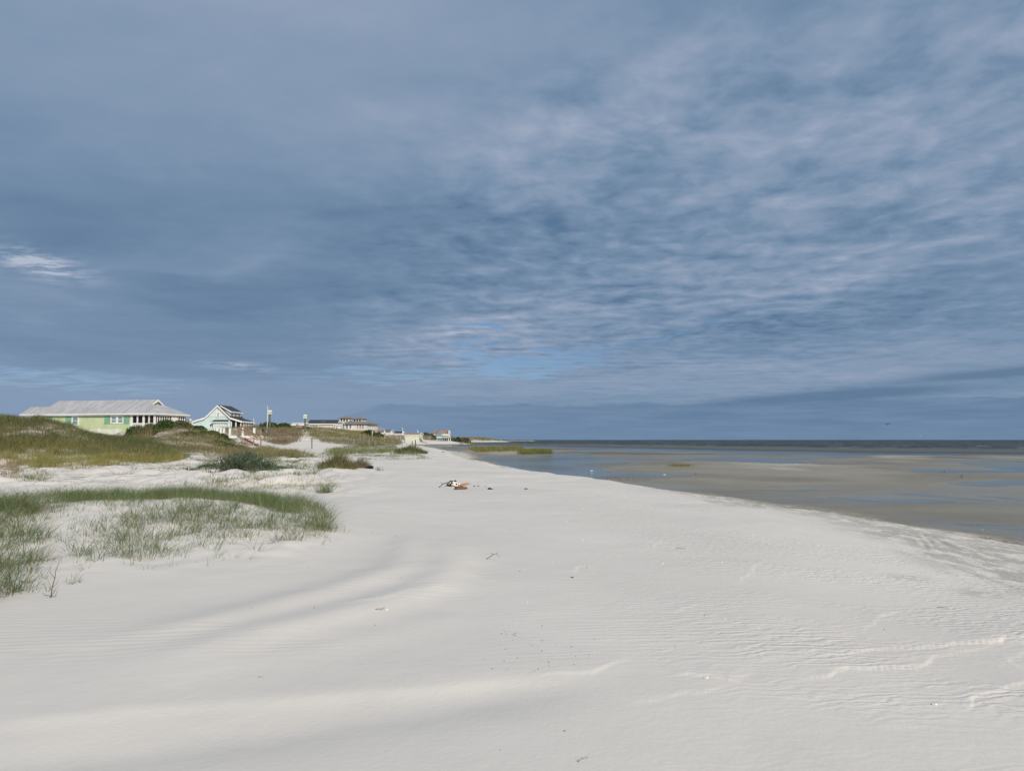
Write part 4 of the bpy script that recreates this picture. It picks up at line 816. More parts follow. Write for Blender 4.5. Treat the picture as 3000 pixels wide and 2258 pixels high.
# house with two turrets
def turret_house():
    zf = PT(1040, 1262, 222)[2]; f = Frame((1001, 1242.5, 218), (1078, 1243.5, 216.5), zf); L = f.L; D = 9; w = f.W
    t = thing('turret_house', 'white house with two hip roofed turrets and a railed deck', 'house', tuple(f.o), f.ang)
    ze = w(1040, 1242)[1]; zm = w(1040, 1237, 2.5)[1]
    m = MB(); m.box(.4, L-.4, .4, D, -2, ze-.05); m.build('wall', M['offwhite'], t)
    m = MB(); A = [(-.3, -.3, ze), (L+.4, -.3, ze), (L+.4, D+.3, ze), (-.3, D+.3, ze)]; B = [(1.2, 2.4, zm+.2), (L-2.2, 2.4, zm+.2), (L-2.2, D-2, zm+.2), (1.2, D-2, zm+.2)]
    for i in range(4): m.prism([A[i], A[(i+1) % 4], B[(i+1) % 4], B[i]], (0, 0, .12))
    m.prism(B, (0, 0, .12)); m.build('roof', M['greyroof'], t)
    for (pa, pb, pt, pe, pbot) in ((989, 1026, 1219.5, 1225, 1236), (1027, 1064, 1223, 1227.5, 1237)):
        x0 = w(pa+6, pe, 2.6)[0]; x1 = w(pb-4, pe, 2.6)[0]; zt = w(1020, pt, 4)[1]; zee = w(1020, pe, 2.2)[1]; zb = zm-.2; xm = (x0+x1)/2
        m = MB(); m.box(x0, x1, 2.6, 6.2, zb, zee); tw = m.build('turret_wall', M['offwhite'], t)
        m = MB(); A = [(x0-.5, 2.1, zee), (x1+.5, 2.1, zee), (x1+.5, 6.7, zee), (x0-.5, 6.7, zee)]; B = [(xm-.7, 4, zt), (xm+.7, 4, zt), (xm+.7, 4.8, zt), (xm-.7, 4.8, zt)]
        for i in range(4): m.prism([A[i], A[(i+1) % 4], B[(i+1) % 4], B[i]], (0, 0, .1))
        m.prism(B, (0, 0, .1)); m.build('turret_roof', M['greyroof'], t)
        for i in range(3): u = x0+.25+i*(x1-x0-.3)/3; window(t, u, u+(x1-x0)/3-.25, zb+.45, zee-.05, front(2.6), M['darkpane'], False, .07)
    for (pa, pb) in ((1003, 1010), (1013.5, 1020), (1023.5, 1030), (1046, 1050), (1053, 1058), (1061, 1066)): x0, z1 = w(pa, 1244, .4); x1, z0 = w(pb, 1255, .4); window(t, x0, x1, z0, z1, front(.4), M['darkpane'], True, .08)
    m = MB(); dz = w(1060, 1260.5, -1.5)[1]; xa = w(1034, 1258, -1.5)[0]; xb = L+2.6; m.box(xa, xb, -1.5, .38, dz-.25, dz); m.box(L-.4, xb, .38, 5, dz-.25, dz); m.build('deck', M['wood'], t)
    m = MB(); rail_run(m, front(-1.5), xa, xb, dz+.05, dz+.95, .3, .05); rail_run(m, side(xb), -1.5, 5, dz+.05, dz+.95, .3, .05); m.build('deck_railing', M['conc'], t)
    for u in (xa+.3, (xa+xb)/2, xb-.3): m = MB(); m.box(u-.1, u+.1, -1.4, -1.2, -3, dz-.26); m.build('deck_post', M['wood'], t)
turret_house()
# tan shed roofs left of the dark roof house
f, t, _, _ = gable_house('tan_shed', 'small tan roofed shed behind the farther bird house pole', (866, 1243.5, 204), (895, 1243.5, 204), 4, PT(880, 1256, 205)[2], M['beige'], M['whiteroof'], 1239, 1243.5)
f, t, _, _ = gable_house('tan_shed', 'small low gabled shed, leftmost of the tan roofs', (852, 1244, 200), (866, 1244, 200), 3, PT(860, 1257, 200)[2], M['beige'], M['whiteroof'], 1239.5, 1244)
# far cottages
f, t, _, _ = gable_house('grey_cottage', 'grey roofed cottage right of the turret house deck', (1100, 1267.5, 326), (1142, 1267.5, 325.3), 8, PT(1120, 1276, 326)[2], M['offwhite'], M['midroof'], 1259, 1267.5, gwins=(.5,))
f, t, _, _ = gable_house('white_cottage', 'white cottage with short black roof behind the grey board fence', (1150, 1270, 346), (1178, 1270, 345.5), 6, PT(1160, 1276, 346)[2], M['offwhite'], M['darkroof'], 1264, 1270, gwins=(.5,))
f, t, _, _ = gable_house('sage_cottage', 'pale sage cottage with tan roof at the end of the board fence', (1181, 1273.5, 368), (1228, 1273.5, 366.5), 7.5, PT(1205, 1286, 366)[2], M['sage'], M['tanroof'], 1267.5, 1273.5, gwins=(.3, .6), wins=((1205, 1275.5, 1208, 1280), (1215, 1275.5, 1218.5, 1280)))
m = MB(); x1 = f.L+5; m.box(f.L-.3, x1, 1, 4, .2, .4); rail_run(m, front(1), f.L-.3, x1, .4, 1.5, .35, .08); rail_run(m, side(x1), 1, 4, .4, 1.5, .35, .08)
for u in (f.L+2, x1-.2): m.box(u-.12, u+.12, 1.1, 1.3, -2, .2)
m.build('deck', M['conc'], t)
def stilt_house():
    zf = PT(1295, 1283, 408)[2]; f = Frame((1274, 1272, 405), (1312, 1272, 404), zf); L = f.L; D = 8; w = f.W
    t = thing('stilt_house', 'far turquoise stilt house with grey and red roof and outside stairs', 'house', tuple(f.o), f.ang)
    ze = w(1290, 1271.5)[1]; zt = w(1290, 1260.5, 3)[1]; xc = w(1290, 1260, 3)[0]
    x1 = w(1297, 1275)[0]
    m = MB(); m.box(.8, x1, .6, D, 0, ze); m.build('wall', M['turq'], t)
    m = MB(); m.box(x1+.01, L-.3, .9, D, .1, ze); m.build('end_wall', M['offwhite'], t)
    n = 8; m = MB(); cx, cy = xc, 3; rx = L*.55
    pts = [(cx+rx*math.cos(math.pi/8+i*math.pi/4), cy+4.2*math.sin(math.pi/8+i*math.pi/4), ze) for i in range(8)]; top = [(cx+(p[0]-cx)*.14, cy+(p[1]-cy)*.14, zt) for p in pts]
    for i in range(8): m.prism([pts[i], pts[(i+1) % 8], top[(i+1) % 8], top[i]], (0, 0, .15))
    m.prism(top, (0, 0, .15)); m.build('octagon_roof', M['greyroof'], t)
    xr0 = w(1269, 1271, 5)[0]; xr1 = w(1314, 1265, 5)[0]
    m = MB(); m.prism([(xr0, 4.6, ze+.4), (xr1, 4.6, ze+.4), (xr1, 7.5, zt-.1), (xr0, 7.5, zt-.1)], (0, 0, .15)); m.prism([(xr0, 10.4, ze+.4), (xr0, 7.5, zt-.1), (xr1, 7.5, zt-.1), (xr1, 10.4, ze+.4)], (0, 0, .15)); m.build('roof', M['redroof'], t)
    m = MB(); m.prism([(xr1, 4.6, ze+.4), (xr1, 10.4, ze+.4), (xr1, 7.5, zt+.3)], (.1, 0, 0)); m.prism([(xr1-.2, 7.4, zt), (xr1+.1, 7.4, zt), (xr1+.1, 4.2, ze), (xr1+.1, 4.2, ze+2)], (.2, 0, 0)); m.build('gable_panel', M['white'], t)
    m = MB(); m.box(-.6, L+.8, -.4, -.3, ze-.45, ze-.02); m.build('fascia', M['white'], t)
    x0, z1 = w(1277, 1273, .6); xx, z0 = w(1282, 1276, .6); window(t, x0, xx, z0, z1, front(.6), M['darkpane'], False, .1)
    for i in range(6):
        u = .6+i*(L-1)/5
        for y in (.8, D-.6): m = MB(); m.tube([(u, y, -3.5), (u, y, .02)], .16, 6); m.build('stilt', M['greywood'], t)
    xd = w(1323, 1275, 1)[0]; m = MB(); m.box(x1, xd, -1.2, .58, -.02, .16); rail_run(m, front(-1.2), x1, xd, .2, 1.3, .4, .1); rail_run(m, side(xd), -1.2, 5, .2, 1.3, .4, .1); m.box(L, xd, .58, 5, -.02, .15); m.build('deck', M['greywood'], t)
    m = MB()
    for i in range(9): u = x1-.3-i*.45; m.box(u-.45, u, -1.6, -.4, -.2-i*.34, -.1-i*.34)
    m.prism([(x1-.2, -1.65, .1), (x1-4.6, -1.65, -3.1), (x1-4.6, -1.65, -3.4), (x1-.2, -1.65, -.3)], (0, .06, 0)); m.build('stairs', M['wood'], t)
    for u in (L+.6, xd-.2): m = MB(); m.box(u-.15, u+.15, -1.1, -.9, -3.5, 0); m.build('deck_post', M['white'], t)
stilt_house()

# ------------------------------------------------------------------ white landing and stairs
def landing():
    Yd = 95.0; zt = PT(700, 1276.5, Yd)[2]; xA = PT(598, 1276, Yd)[0]; xB = PT(748.5, 1276, Yd)[0]; z0 = 0
    t = thing('beach_landing', 'white timber landing with posts and brown wooden stairs down to the sand', 'walkway', (xA, Yd, zt)); Lx = xB-xA; D = 2.6
    def lx(px): return PT(px, 1276, Yd)[0]-xA
    def lz(py): return PT(700, py, Yd)[2]-zt
    m = MB(); m.box(0, Lx, 0, D, -.09, 0); m.build('deck', M['whiteroof'], t)
    m = MB(); m.box(0, Lx+.03, -.06, -.005, lz(1283), .02); m.box(Lx, Lx+.06, -.06, D, lz(1283), .02); m.box(0, Lx, D-.02, D+.05, lz(1283), .02); m.build('fascia', M['white'], t)
    for px in (656, 673.5, 711.5, 744.5): x = lx(px); m = MB(); m.box(x-.12, x+.12, -.1, .12, .022, lz(1253.5)); m.box(x-.15, x+.15, -.13, .15, lz(1253.5), lz(1253)); m.build('post', M['white'], t)
    for px in (673.5, 711.5, 744.5): x = lx(px); m = MB(); m.box(x-.07, x+.07, D-.2, D-.05, .002, lz(1256)); m.build('post', M['wood'], t)
    for px in (608, 632, 652, 707, 746): x = lx(px); m = MB(); m.box(x-.1, x+.1, .1, .3, -2.2, -.1); m.build('support', M['white'] if px > 700 else M['darkwood'], t)
    for px0, px1 in ((600, 634), (638, 645), (648, 655)):
        m = MB(); rail_run(m, front(.05), lx(px0), lx(px1), .1, lz(1253.5), .24, .10); m.build('picket_rail', M['white'], t)
    for px in (636, 646.5): x = lx(px); m = MB(); m.box(x-.12, x+.12, -.1, .12, .022, lz(1253)); m.build('post', M['white'], t)
    m = MB(); rail_run(m, front(D), lx(676), lx(710), .1, .85, .14, .02, .03); m.build('back_rail', M['pole'], t)
    # stairs run down to the right, along the front of the deck
    n = 7; xs = lx(716); xe = lx(766); zs = lz(1283); ze_ = lz(1309); y0 = -1.5; y1 = -.1
    for s in (y0, y1-.06):
        m = MB(); pts = []
        for i in range(n): x = xs+(xe-xs)*i/n; z = zs+(ze_-zs)*i/n; x2 = xs+(xe-xs)*(i+1)/n; z2 = zs+(ze_-zs)*(i+1)/n; pts += [(x, s, z), (x2-.05, s, z), (x2-.05, s, z2)] if i < n-1 else [(x, s, z), (x2, s, z), (x2, s, z2)]
        for i in range(n):
            x = xs+(xe-xs)*i/n; z = zs+(ze_-zs)*i/n; dx = (xe-xs)/n; dz = (ze_-zs)/n
            m.prism([(x, s, z), (x+dx*.62, s, z), (x+dx, s, z+dz), (x+dx, s, z+dz*2.2), (x, s, z+dz*1.3)], (0, .06, 0))
        m.build('stringer', M['stairwood'], t)
    for i in range(n):
        x = xs+(xe-xs)*i/n; z = zs+(ze_-zs)*i/n; m = MB(); m.box(x-.02, x+(xe-xs)/n+.02, y0-.03, y1, z+.002, z+.045); m.build('tread', M['stairwood'], t)
    for s in (y0-.08, y1+.0):
        a = (lx(714), s, lz(1254)); b = (lx(767), s, lz(1281)); m = MB(); m.prism([a, b, (b[0], s, b[2]-.16), (a[0], s, a[2]-.16)], (0, .07, 0)); m.prism([(a[0], s-.07, a[2]), (b[0], s-.07, b[2]), (b[0], s+.14, b[2]), (a[0], s+.14, a[2])], (0, 0, .045))
        m.prism([(a[0], s, a[2]-.3), (b[0], s, b[2]-.3), (b[0], s, b[2]-.4), (a[0], s, a[2]-.4)], (0, .05, 0)); m.build('handrail', M['stairwood'], t)
    for px, s, pb in ((756, y0-.1, 1317), (765, y1, 1308)): x = lx(px); m = MB(); m.box(x-.07, x+.07, s-.02, s+.12, lz(pb)-.5, lz(1280)); m.build('newel_post', M['wood'], t)
landing()

# ------------------------------------------------------------------ bird houses, poles, posts, fences
def bird_house(label, px, pyc, Y, w, h, pole_bottom):
    X = (px-1500)/F*Y; z0 = gz(X, Y); zc = PT(px, pyc, Y)[2]; W_ = w/F*Y; H_ = h/F*Y; zb = zc-H_/2-z0
    t = thing('bird_house', label, 'bird house', (X, Y, z0), .25, 'green bird houses on timber poles')
    m = MB(); m.tube([(0, 0, -.4), (0, 0, zb)], [W_*.22, W_*.2], 10); m.build('pole', M['pole'], t)
    m = MB(); m.box(-W_*.42, W_*.42, -W_*.4, W_*.4, zb+.05, zb+H_*.68); b = m.build('box', M['nest'], t)
    m = MB(); m.box(-W_*.5, W_*.5, -W_*.5, W_*.5, zb, zb+.05); m.box(-W_*.5, W_*.5, -W_*.5, W_*.5, zb+H_*.34, zb+H_*.34+.03); m.build('ledge', M['white'], t)
    m = MB(); z1 = zb+H_*.68; m.prism([(-W_*.52, -W_*.5, z1), (W_*.52, -W_*.5, z1), (W_*.3, -W_*.5, z1+H_*.28), (-W_*.3, -W_*.5, z1+H_*.28)], (0, W_, 0)); m.build('roof', M['white'], t)
    for i in (-1, 1):
        for zz in (.2, .52): m = MB(); m.tube([(i*W_*.2, -W_*.405, zb+H_*zz), (i*W_*.2, -W_*.41, zb+H_*zz)], W_*.07, 8); m.build('entrance', M['char'], b)
bird_house('pale green bird house on a thick pole beside the tall white pole', 791, 1207, 112, 12.5, 11.5, 1250)
bird_house('pale green domed bird house on a pole left of the dark roof house', 894.5, 1220, 128, 11.5, 11, 1253)
bird_house('pale green bird house left of the blue house, mostly behind scrub', 557.5, 1233, 130, 10.5, 13, 1245)
def pole(name, label, px, pt, pb, Y, r, mat, cat='pole', group=None, extra=None):
    X = (px-1500)/F*Y; z0 = gz(X, Y); zt = PT(px, pt, Y)[2]; zb = PT(px, pb, Y)[2]
    t = thing(name, label, cat, (X, Y, z0), 0, group); m = MB(); m.tube([(0, 0, min(zb-z0, 0)-.3), (0, 0, zt-z0)], [r, r*.8], 7); m.build('shaft', M[mat], t)
    m = MB(); m.ellip((0, 0, zt-z0+r*.3), (r*1.05, r*1.05, r*.9)); m.build('cap', M[mat], t)
    if extra: extra(t, zt-z0)
    return t
pole('white_pole', 'tall thin white pole standing just left of the nearer bird house', 783.7, 1191, 1248, 118, .055, 'white')
pole('white_pole', 'short white pole end behind the roof of the blue house', 744, 1226, 1240, 205, .09, 'white')
def dish(t, z): m = MB(); m.ellip((.3, -.2, z*.75), (.35, .12, .35)); m.build('dish', M['dish'], t)
pole('antenna_mast', 'thin mast with white dish above the grey cottage roof', 1125.5, 1256, 1275, 318, .10, 'dish', 'mast', 'thin masts over the far cottages', dish)
pole('antenna_mast', 'mast with white dish between the white and sage cottages', 1180, 1254, 1275, 338, .12, 'dish', 'mast', 'thin masts over the far cottages', dish)
pole('antenna_mast', 'mast with white dish rising behind the sage cottage roof', 1223.5, 1258, 1275, 376, .12, 'dish', 'mast', 'thin masts over the far cottages', dish)
def rail_fence(name, label, pts, posts, mat, rails=2, cat='fence', w=.09):
    P = [PT(*p) for p in pts]; o = P[0]; t = thing(name, label, cat, tuple(o))
    for a, b in zip(P[:-1], P[1:]):
        for k in range(rails):
            m = MB(); dz = -k*.45; m.tube([tuple(a-o+[0, 0, dz]), tuple(b-o+[0, 0, dz])], w*.6, 4); m.build('rail', M[mat], t)
    for px, pt, pb, Y in posts: q = PT(px, pt, Y); e = PT(px, pb, Y); m = MB(); m.tube([tuple(e-o-[0, 0, .3]), tuple(q-o)], w, 5); m.build('post', M[mat], t)
    return t
rail_fence('path_fence', 'old low wooden rail running right from the sandy path to the boardwalk', [(915, 1283, 108), (943, 1287, 108), (1000, 1290, 106), (1040, 1291.5, 104)], [(913.5, 1281, 1317, 92), (943, 1284, 1296, 108), (1020, 1286, 1296, 106)], 'greywood', 1)
rail_fence('boardwalk_rail', 'long weathered boardwalk railing across the dune foot with dark posts', [(1030, 1290.5, 104), (1080, 1292, 110), (1180, 1294, 125)],
   [(1036, 1287, 1297, 104), (1055, 1270, 1292, 118), (1067, 1276, 1290, 120), (1081, 1284, 1304, 108), (1091, 1273, 1303, 118), (1126, 1270, 1303, 120), (1098, 1288, 1306, 110), (1150, 1290, 1302, 122)], 'greywood', 3)
def board_fence():
    A = PT(1128, 1273.5, 285); B = PT(1184, 1274, 300); t = thing('board_fence', 'tall grey weathered board fence in front of the far cottages', 'fence', tuple(A)); d = B-A; L = math.hypot(d[0], d[1]); n = 26
    ang = math.atan2(d[1], d[0]); t.rotation_euler[2] = ang; m = MB()
    for i in range(n): u = L*i/n; h = random.uniform(-.08, .08); m.box(u, u+L/n*.86, 0, .06, -2.0, h)
    m.build('boards', M['greywood'], t)
    for i in range(6): u = L*i/5; m = MB(); m.box(u-.12, u+.12, -.16, -.01, -2.3, .5); m.build('post', M['conc'], t)
board_fence()
for i, (px, pt, pb, Y, lb) in enumerate(((1153, 1274, 1291, 230, 'grey post in front of the board fence, between two others'), (1161, 1276, 1291, 228, 'grey post in front of the board fence, right of the middle one'), (1173, 1276, 1291, 226, 'grey post near the right end of the board fence'),
      (1218, 1290, 1303, 130, 'dark leaning post on the beach right of the olive grass dome'), (1209, 1293, 1303, 128, 'short dark post beside the leaning beach post'), (1187, 1283, 1300, 180, 'pale post left of the beach sand strip'))):
    pole('wooden_post', lb, px, pt, pb, Y, .10 if Y < 200 else .14, 'greywood' if i != 3 else 'darkwood', 'post', 'wooden posts along the dune foot')
def slab(name, label, cat, px0, px1, pt, pb, Y, dep, mat, legs=True):
    a = PT(px0, pt, Y); b = PT(px1, pb, Y); t = thing(name, label, cat, (a[0], Y, b[2])); L = b[0]-a[0]; h = a[2]-b[2]
    m = MB(); m.box(0, L, 0, dep, h*.55, h); m.build('top', M[mat], t); m = MB()
    for u in (.05*L, .9*L): m.box(u, u+.08*L, .05, dep-.05, -.4, h*.55)
    m.build('leg', M[mat], t)
slab('beach_bench', 'white bench on the sand below the dark bush', 'bench', 1083, 1105, 1279, 1283, 150, 1.0, 'white')
slab('beach_bench', 'long pale bench beside the yellow tarp', 'bench', 1106, 1129, 1281, 1285, 152, 1.0, 'tan')
t = MB(); 
a = PT(1095, 1290, 145); b = PT(1128, 1284, 145)
for i in range(10):
    u = i/9; t.ellip((a[0]+(b[0]-a[0])*u-a[0], 0, .12), (.35, .7, .22+.1*math.sin(i*2)), 8, 5, .15)
o = t.build('yellow_tarp', M['yellow'], None, True); o.location = (a[0], 145, a[2]); tag(o, 'yellow tarp heaped on the sand below the white bench', 'tarp')
fl = PT(1090, 1264, 148); t = thing('flag', 'faded red and white flag hanging at the dark bush', 'flag', tuple(fl)); m = MB(); m.tube([(0, 0, -1.6), (0, 0, .3)], .035, 6); m.build('staff', M['white'], t)
m = MB(); m.prism([(.04, 0, .2), (.18, .05, .1), (.24, 0, -.5), (.08, .05, -.6)], (0, .02, 0)); m.build('cloth', M['red'], t)

# ------------------------------------------------------------------ driftwood and debris
def gp(px, py): p = GP(px, py, 0.0); z = gz(p[0], p[1]); p = GP(px, py, z); return p[0], p[1], gz(p[0], p[1])
def bumpy_tube(mb, pts, rad, n=9, seed=1):
    i = len(mb.v); mb.tube(pts, rad, n); rn = random.Random(seed)
    for k in range(i, len(mb.v)): v = mb.v[k]; mb.v[k] = tuple(c+rn.uniform(-1, 1)*.006 for c in v)
x, y, z = gp(1338, 1434)
t = thing('driftwood_log', 'thick brown barked driftwood log end lying below the charred heap', 'log', (x, y, z)); m = MB(); bumpy_tube(m, [(-.07, -.02, .055), (.05, 0, .06), (.17, .02, .055), (.27, .06, .05), (.36, .10, .045)], [.06, .065, .055, .05, .03]); m.build('trunk', M['bark'], t, True)
m = MB(); m.tube([(-.075, -.02, .055), (-.07, -.02, .055)], .055, 9); m.build('cut_end', M['orangewood'], t)
x, y, z = gp(1345, 1430); m = MB(); bumpy_tube(m, [(0, 0, .10), (.10, -.01, .115), (.22, .0, .15), (.33, .02, .175), (.37, .03, .18)], [.018, .04, .045, .04, .02], 7, 4); o = m.build('driftwood_plank', M['orangewood'], None, True); o.location = (x, y, z); tag(o, 'bright orange stripped branch resting across the brown log', 'driftwood', 'driftwood pieces')
x, y, z = gp(1329, 1424); m = MB(); m.ellip((0, 0, 0), (.27, .16, .13), 16, 8, .10); o = m.build('sand_heap', M['sand'], None, True); o.location = (x, y, z+.04); tag(o, 'small white sand heap under the scattered charcoal lumps', kind='structure')
rn = random.Random(4); m = MB()
for (dx, dz, s) in ((-.16, .10, .03), (-.12, .17, .03), (-.08, .18, .028), (-.04, .165, .03), (.02, .19, .022), (.06, .185, .03), (.09, .175, .024), (-.06, .10, .045), (-.1, .06, .03), (.03, .10, .022), (.12, .07, .032), (.18, .10, .02), (-.2, .04, .03), (-.15, .02, .04), (-.08, .0, .045), (.02, .0, .03), (.2, .05, .018), (-.22, .08, .02), (-.02, .04, .02)):
    m.ellip((dx, -.13-.03*rn.random()+max(0, dz-.06)*.9, dz), (s*1.25, s, s*.9), 7, 5, .3)
o = m.build('charcoal_heap', M['char']); o.location = (x, y, z); tag(o, 'heap of black charcoal lumps on white sand above the driftwood', 'charcoal')
x, y, z = gp(1286, 1427); m = MB(); bumpy_tube(m, [(0, 0, .0), (.07, .02, .06), (.13, .03, .12), (.22, .05, .15), (.36, .05, .19), (.44, .06, .24)], [.018, .012, .016, .013, .014, .008], 6, 2); m.tube([(.13, .03, .12), (.09, .0, .17), (.06, 0, .2)], [.01, .006, .003], 5); m.tube([(.3, .05, .18), (.36, .05, .12), (.42, .04, .04)], [.009, .006, .004], 5); o = m.build('driftwood_branch', M['rootwood'], None, True); o.location = (x, y, z); tag(o, 'arched dark dead branch leaning left off the charcoal heap', 'branch', 'driftwood pieces')
def chunk(name, label, px, py, s, mat='char', seed=1, cat='debris', group='charred bits scattered on the beach'):
    x, y, z = gp(px, py); rn = random.Random(seed); m = MB(); m.ellip((0, 0, s*.35), (s, s*.6, s*.45), 8, 5, .25); m.ellip((s*1.1, .0, s*.2), (s*.5, s*.3, s*.25), 6, 4, .25); m.tube([(-s, 0, s*.2), (s*1.9, .02, s*.25)], s*.12, 4)
    o = m.build(name, M[mat]); o.location = (x, y, z); o.rotation_euler[2] = rn.uniform(-.6, .6); tag(o, label, cat, group)
chunk('charred_piece', 'black charred piece, the flattest and darkest right of the driftwood', 1434, 1433, .07, seed=1)
chunk('charred_piece', 'small charred lump just right of the orange branch', 1389, 1425, .035, seed=2)
chunk('charred_piece', 'round charred lump second to the right of the orange branch', 1401, 1424, .032, seed=3)
chunk('charred_piece', 'tiny charred speck above the flat black piece', 1422, 1424, .022, seed=4)
chunk('charred_piece', 'small dark bark scrap farther right on the upper beach', 1540, 1433, .05, 'rootwood', 5)
chunk('charred_piece', 'dark bark scrap at the middle of the bare sand', 1676, 1692, .016, 'rootwood', 6)
x, y, z = gp(1083, 1376); m = MB(); bumpy_tube(m, [(-.24, 0, .04), (-.1, 0, .07), (.07, .02, .085), (.17, 0, .08), (.20, 0, .07)], [.03, .065, .085, .08, .04], 9, 7); o = m.build('charred_log', M['char'], None, True); o.location = (x, y, z); tag(o, 'short black charred log at the right of the grass tussocks', 'log')
chunk('beach_log', 'small brown wood scrap far up the beach near the marsh grass', 1343, 1321, .12, 'bark', 9, 'log', 'driftwood pieces')
chunk('beach_log', 'flat brown wood scrap far up the beach, nearer the grass dome', 1297, 1325, .14, 'bark', 10, 'log', 'driftwood pieces')
chunk('beach_log', 'dark weed clump at the edge of the far sand strip', 1300, 1310, .25, 'rootwood', 11, 'log', 'driftwood pieces')
def twig(label, px, py, s, seed, up=.3, mat='rootwood', br=2):
    x, y, z = gp(px, py); rn = random.Random(seed); m = MB(); p = [(0, 0, 0)]; a = rn.uniform(-.5, .5)
    for k in range(6): q = p[-1]; a += rn.gauss(0, .5); p.append((q[0]+s*.2*math.cos(a), q[1]+s*.2*math.sin(a), max(.004, q[2]+s*.2*up*rn.uniform(.2, 1.4)*(1 if k < 4 else -1))))
    m.tube(p, [s*.02*(1-.1*k) for k in range(7)], 5)
    for j in range(br): q = p[2+j]; m.tube([q, (q[0]+s*.2*rn.uniform(-1, 1), q[1]+s*.2*rn.uniform(-1, 1), max(.004, q[2]+s*.2*up))], [s*.014, s*.006], 4)
    o = m.build('twig', M[mat]); o.location = (x, y, z+.004); tag(o, label, 'twig', 'twigs lying on the sand')
twig('reddish bent twig on the bare sand near the photo centre', 1425, 1637, .24, 3, .5, 'bark', 3)
twig('tangled thin twigs half buried by the lower wind ridge', 1100, 1780, .13, 8, .1)
twig('short dark twig stuck in the sand at the bottom edge', 1693, 2232, .07, 5, .6)
twig('thin twig lying on the ripples right of the centre', 1980, 1606, .15, 6, .1)
twig('small dark twig left of the black specks', 1500, 1860, .06, 7, .3)
twig('thin dark twig on the upper right sand', 2745, 1772, .12, 9, .1)
twig('fine twig on the sand at the far lower left', 755, 1984, .05, 10, .2)
# upright forked dead stem in the left corner
x, y, z = gp(148, 1750); m = MB(); h = .42
m.tube([(0, 0, -.03), (.01, 0, .1), (.03, .01, .2), (.035, .01, .28)], [.006, .005, .004, .003], 5); m.tube([(.03, .01, .2), (-.02, .0, .27), (-.015, 0, .33)], [.003, .003, .0015], 4); m.tube([(.035, .01, .28), (.075, .0, .37), (.06, 0, .42)], [.003, .0025, .001], 4); m.tube([(.01, 0, .1), (.06, 0, .15), (.075, 0, .21)], [.003, .002, .001], 4); m.tube([(0, 0, .02), (-.06, 0, .03), (-.09, 0, .06)], [.004, .003, .001], 4); m.tube([(0.01, 0, .02), (.05, 0, .02), (.075, 0, .1)], [.004, .003, .001], 4)
o = m.build('dead_stem', M['bark']); o.location = (x, y, z); tag(o, 'upright forked brown dead stem in the lower left sand', 'dead stem')
for px, py, lb, s in ((205, 1708, 'thin green shoot right of the forked dead stem', .12), (232, 1702, 'small brown shoot farthest right of the dead stem', .09)):
    x, y, z = gp(px, py); tuft('sand_shoot', lb, px, py, y, .04, 14, s*1.6, .005, 'grass', .4, (.5, 1.2), 'shoot', 'shoots near the dead stem')
# tiny specks and shell bits beyond counting
P = scatter([(1400, 1830), (1800, 1870), (1830, 1900), (1600, 1980), (1400, 1960)], 4.5, 9, 3000)[:40]; P2 = scatter([(0, 1440), (3000, 1500), (3000, 2258), (0, 2258)], 3.6, 26, 900)[:90]
m = MB()
for q in np.vstack([P, P2]): s = random.uniform(.0013, .0045)*(1+q[1]*.04); m.ellip((q[0], q[1], q[2]+s*.3), (s*random.uniform(.8, 2), s, s*.6), 5, 3, .2)
o = m.build('debris_specks', M['rootwood']); tag(o, 'tiny dark specks of debris sprinkled over the white sand', kind='stuff')
P = scatter([(1500, 1420), (3000, 1560), (3000, 2200), (1500, 2200)], 4, 30, 500)[:45]; m = MB()
for q in P: s = random.uniform(.003, .008)*(1+q[1]*.05); m.ellip((q[0], q[1], q[2]+s*.4), (s*1.5, s, s*.6), 6, 4, .15)
o = m.build('shell_bits', M['shell']); tag(o, 'tiny white shell bits scattered over the sand', kind='stuff')
for px, py, lb in ((2070, 2000-14, 'white shell by the double wind scarp'), (2740, 2062, 'bright white shell in the lower right sand'), (1133, 1782, 'white shell beside the half buried twigs')):
    x, y, z = gp(px, py); m = MB(); m.ellip((0, 0, .004), (.016, .011, .008), 10, 6, .05); m.tube([(-.012, 0, .004), (-.024, 0, .005)], [.006, .002], 6); o = m.build('shell', M['shell'], None, True); o.location = (x, y, z+.002); tag(o, lb, 'shell', 'white shells on the sand')

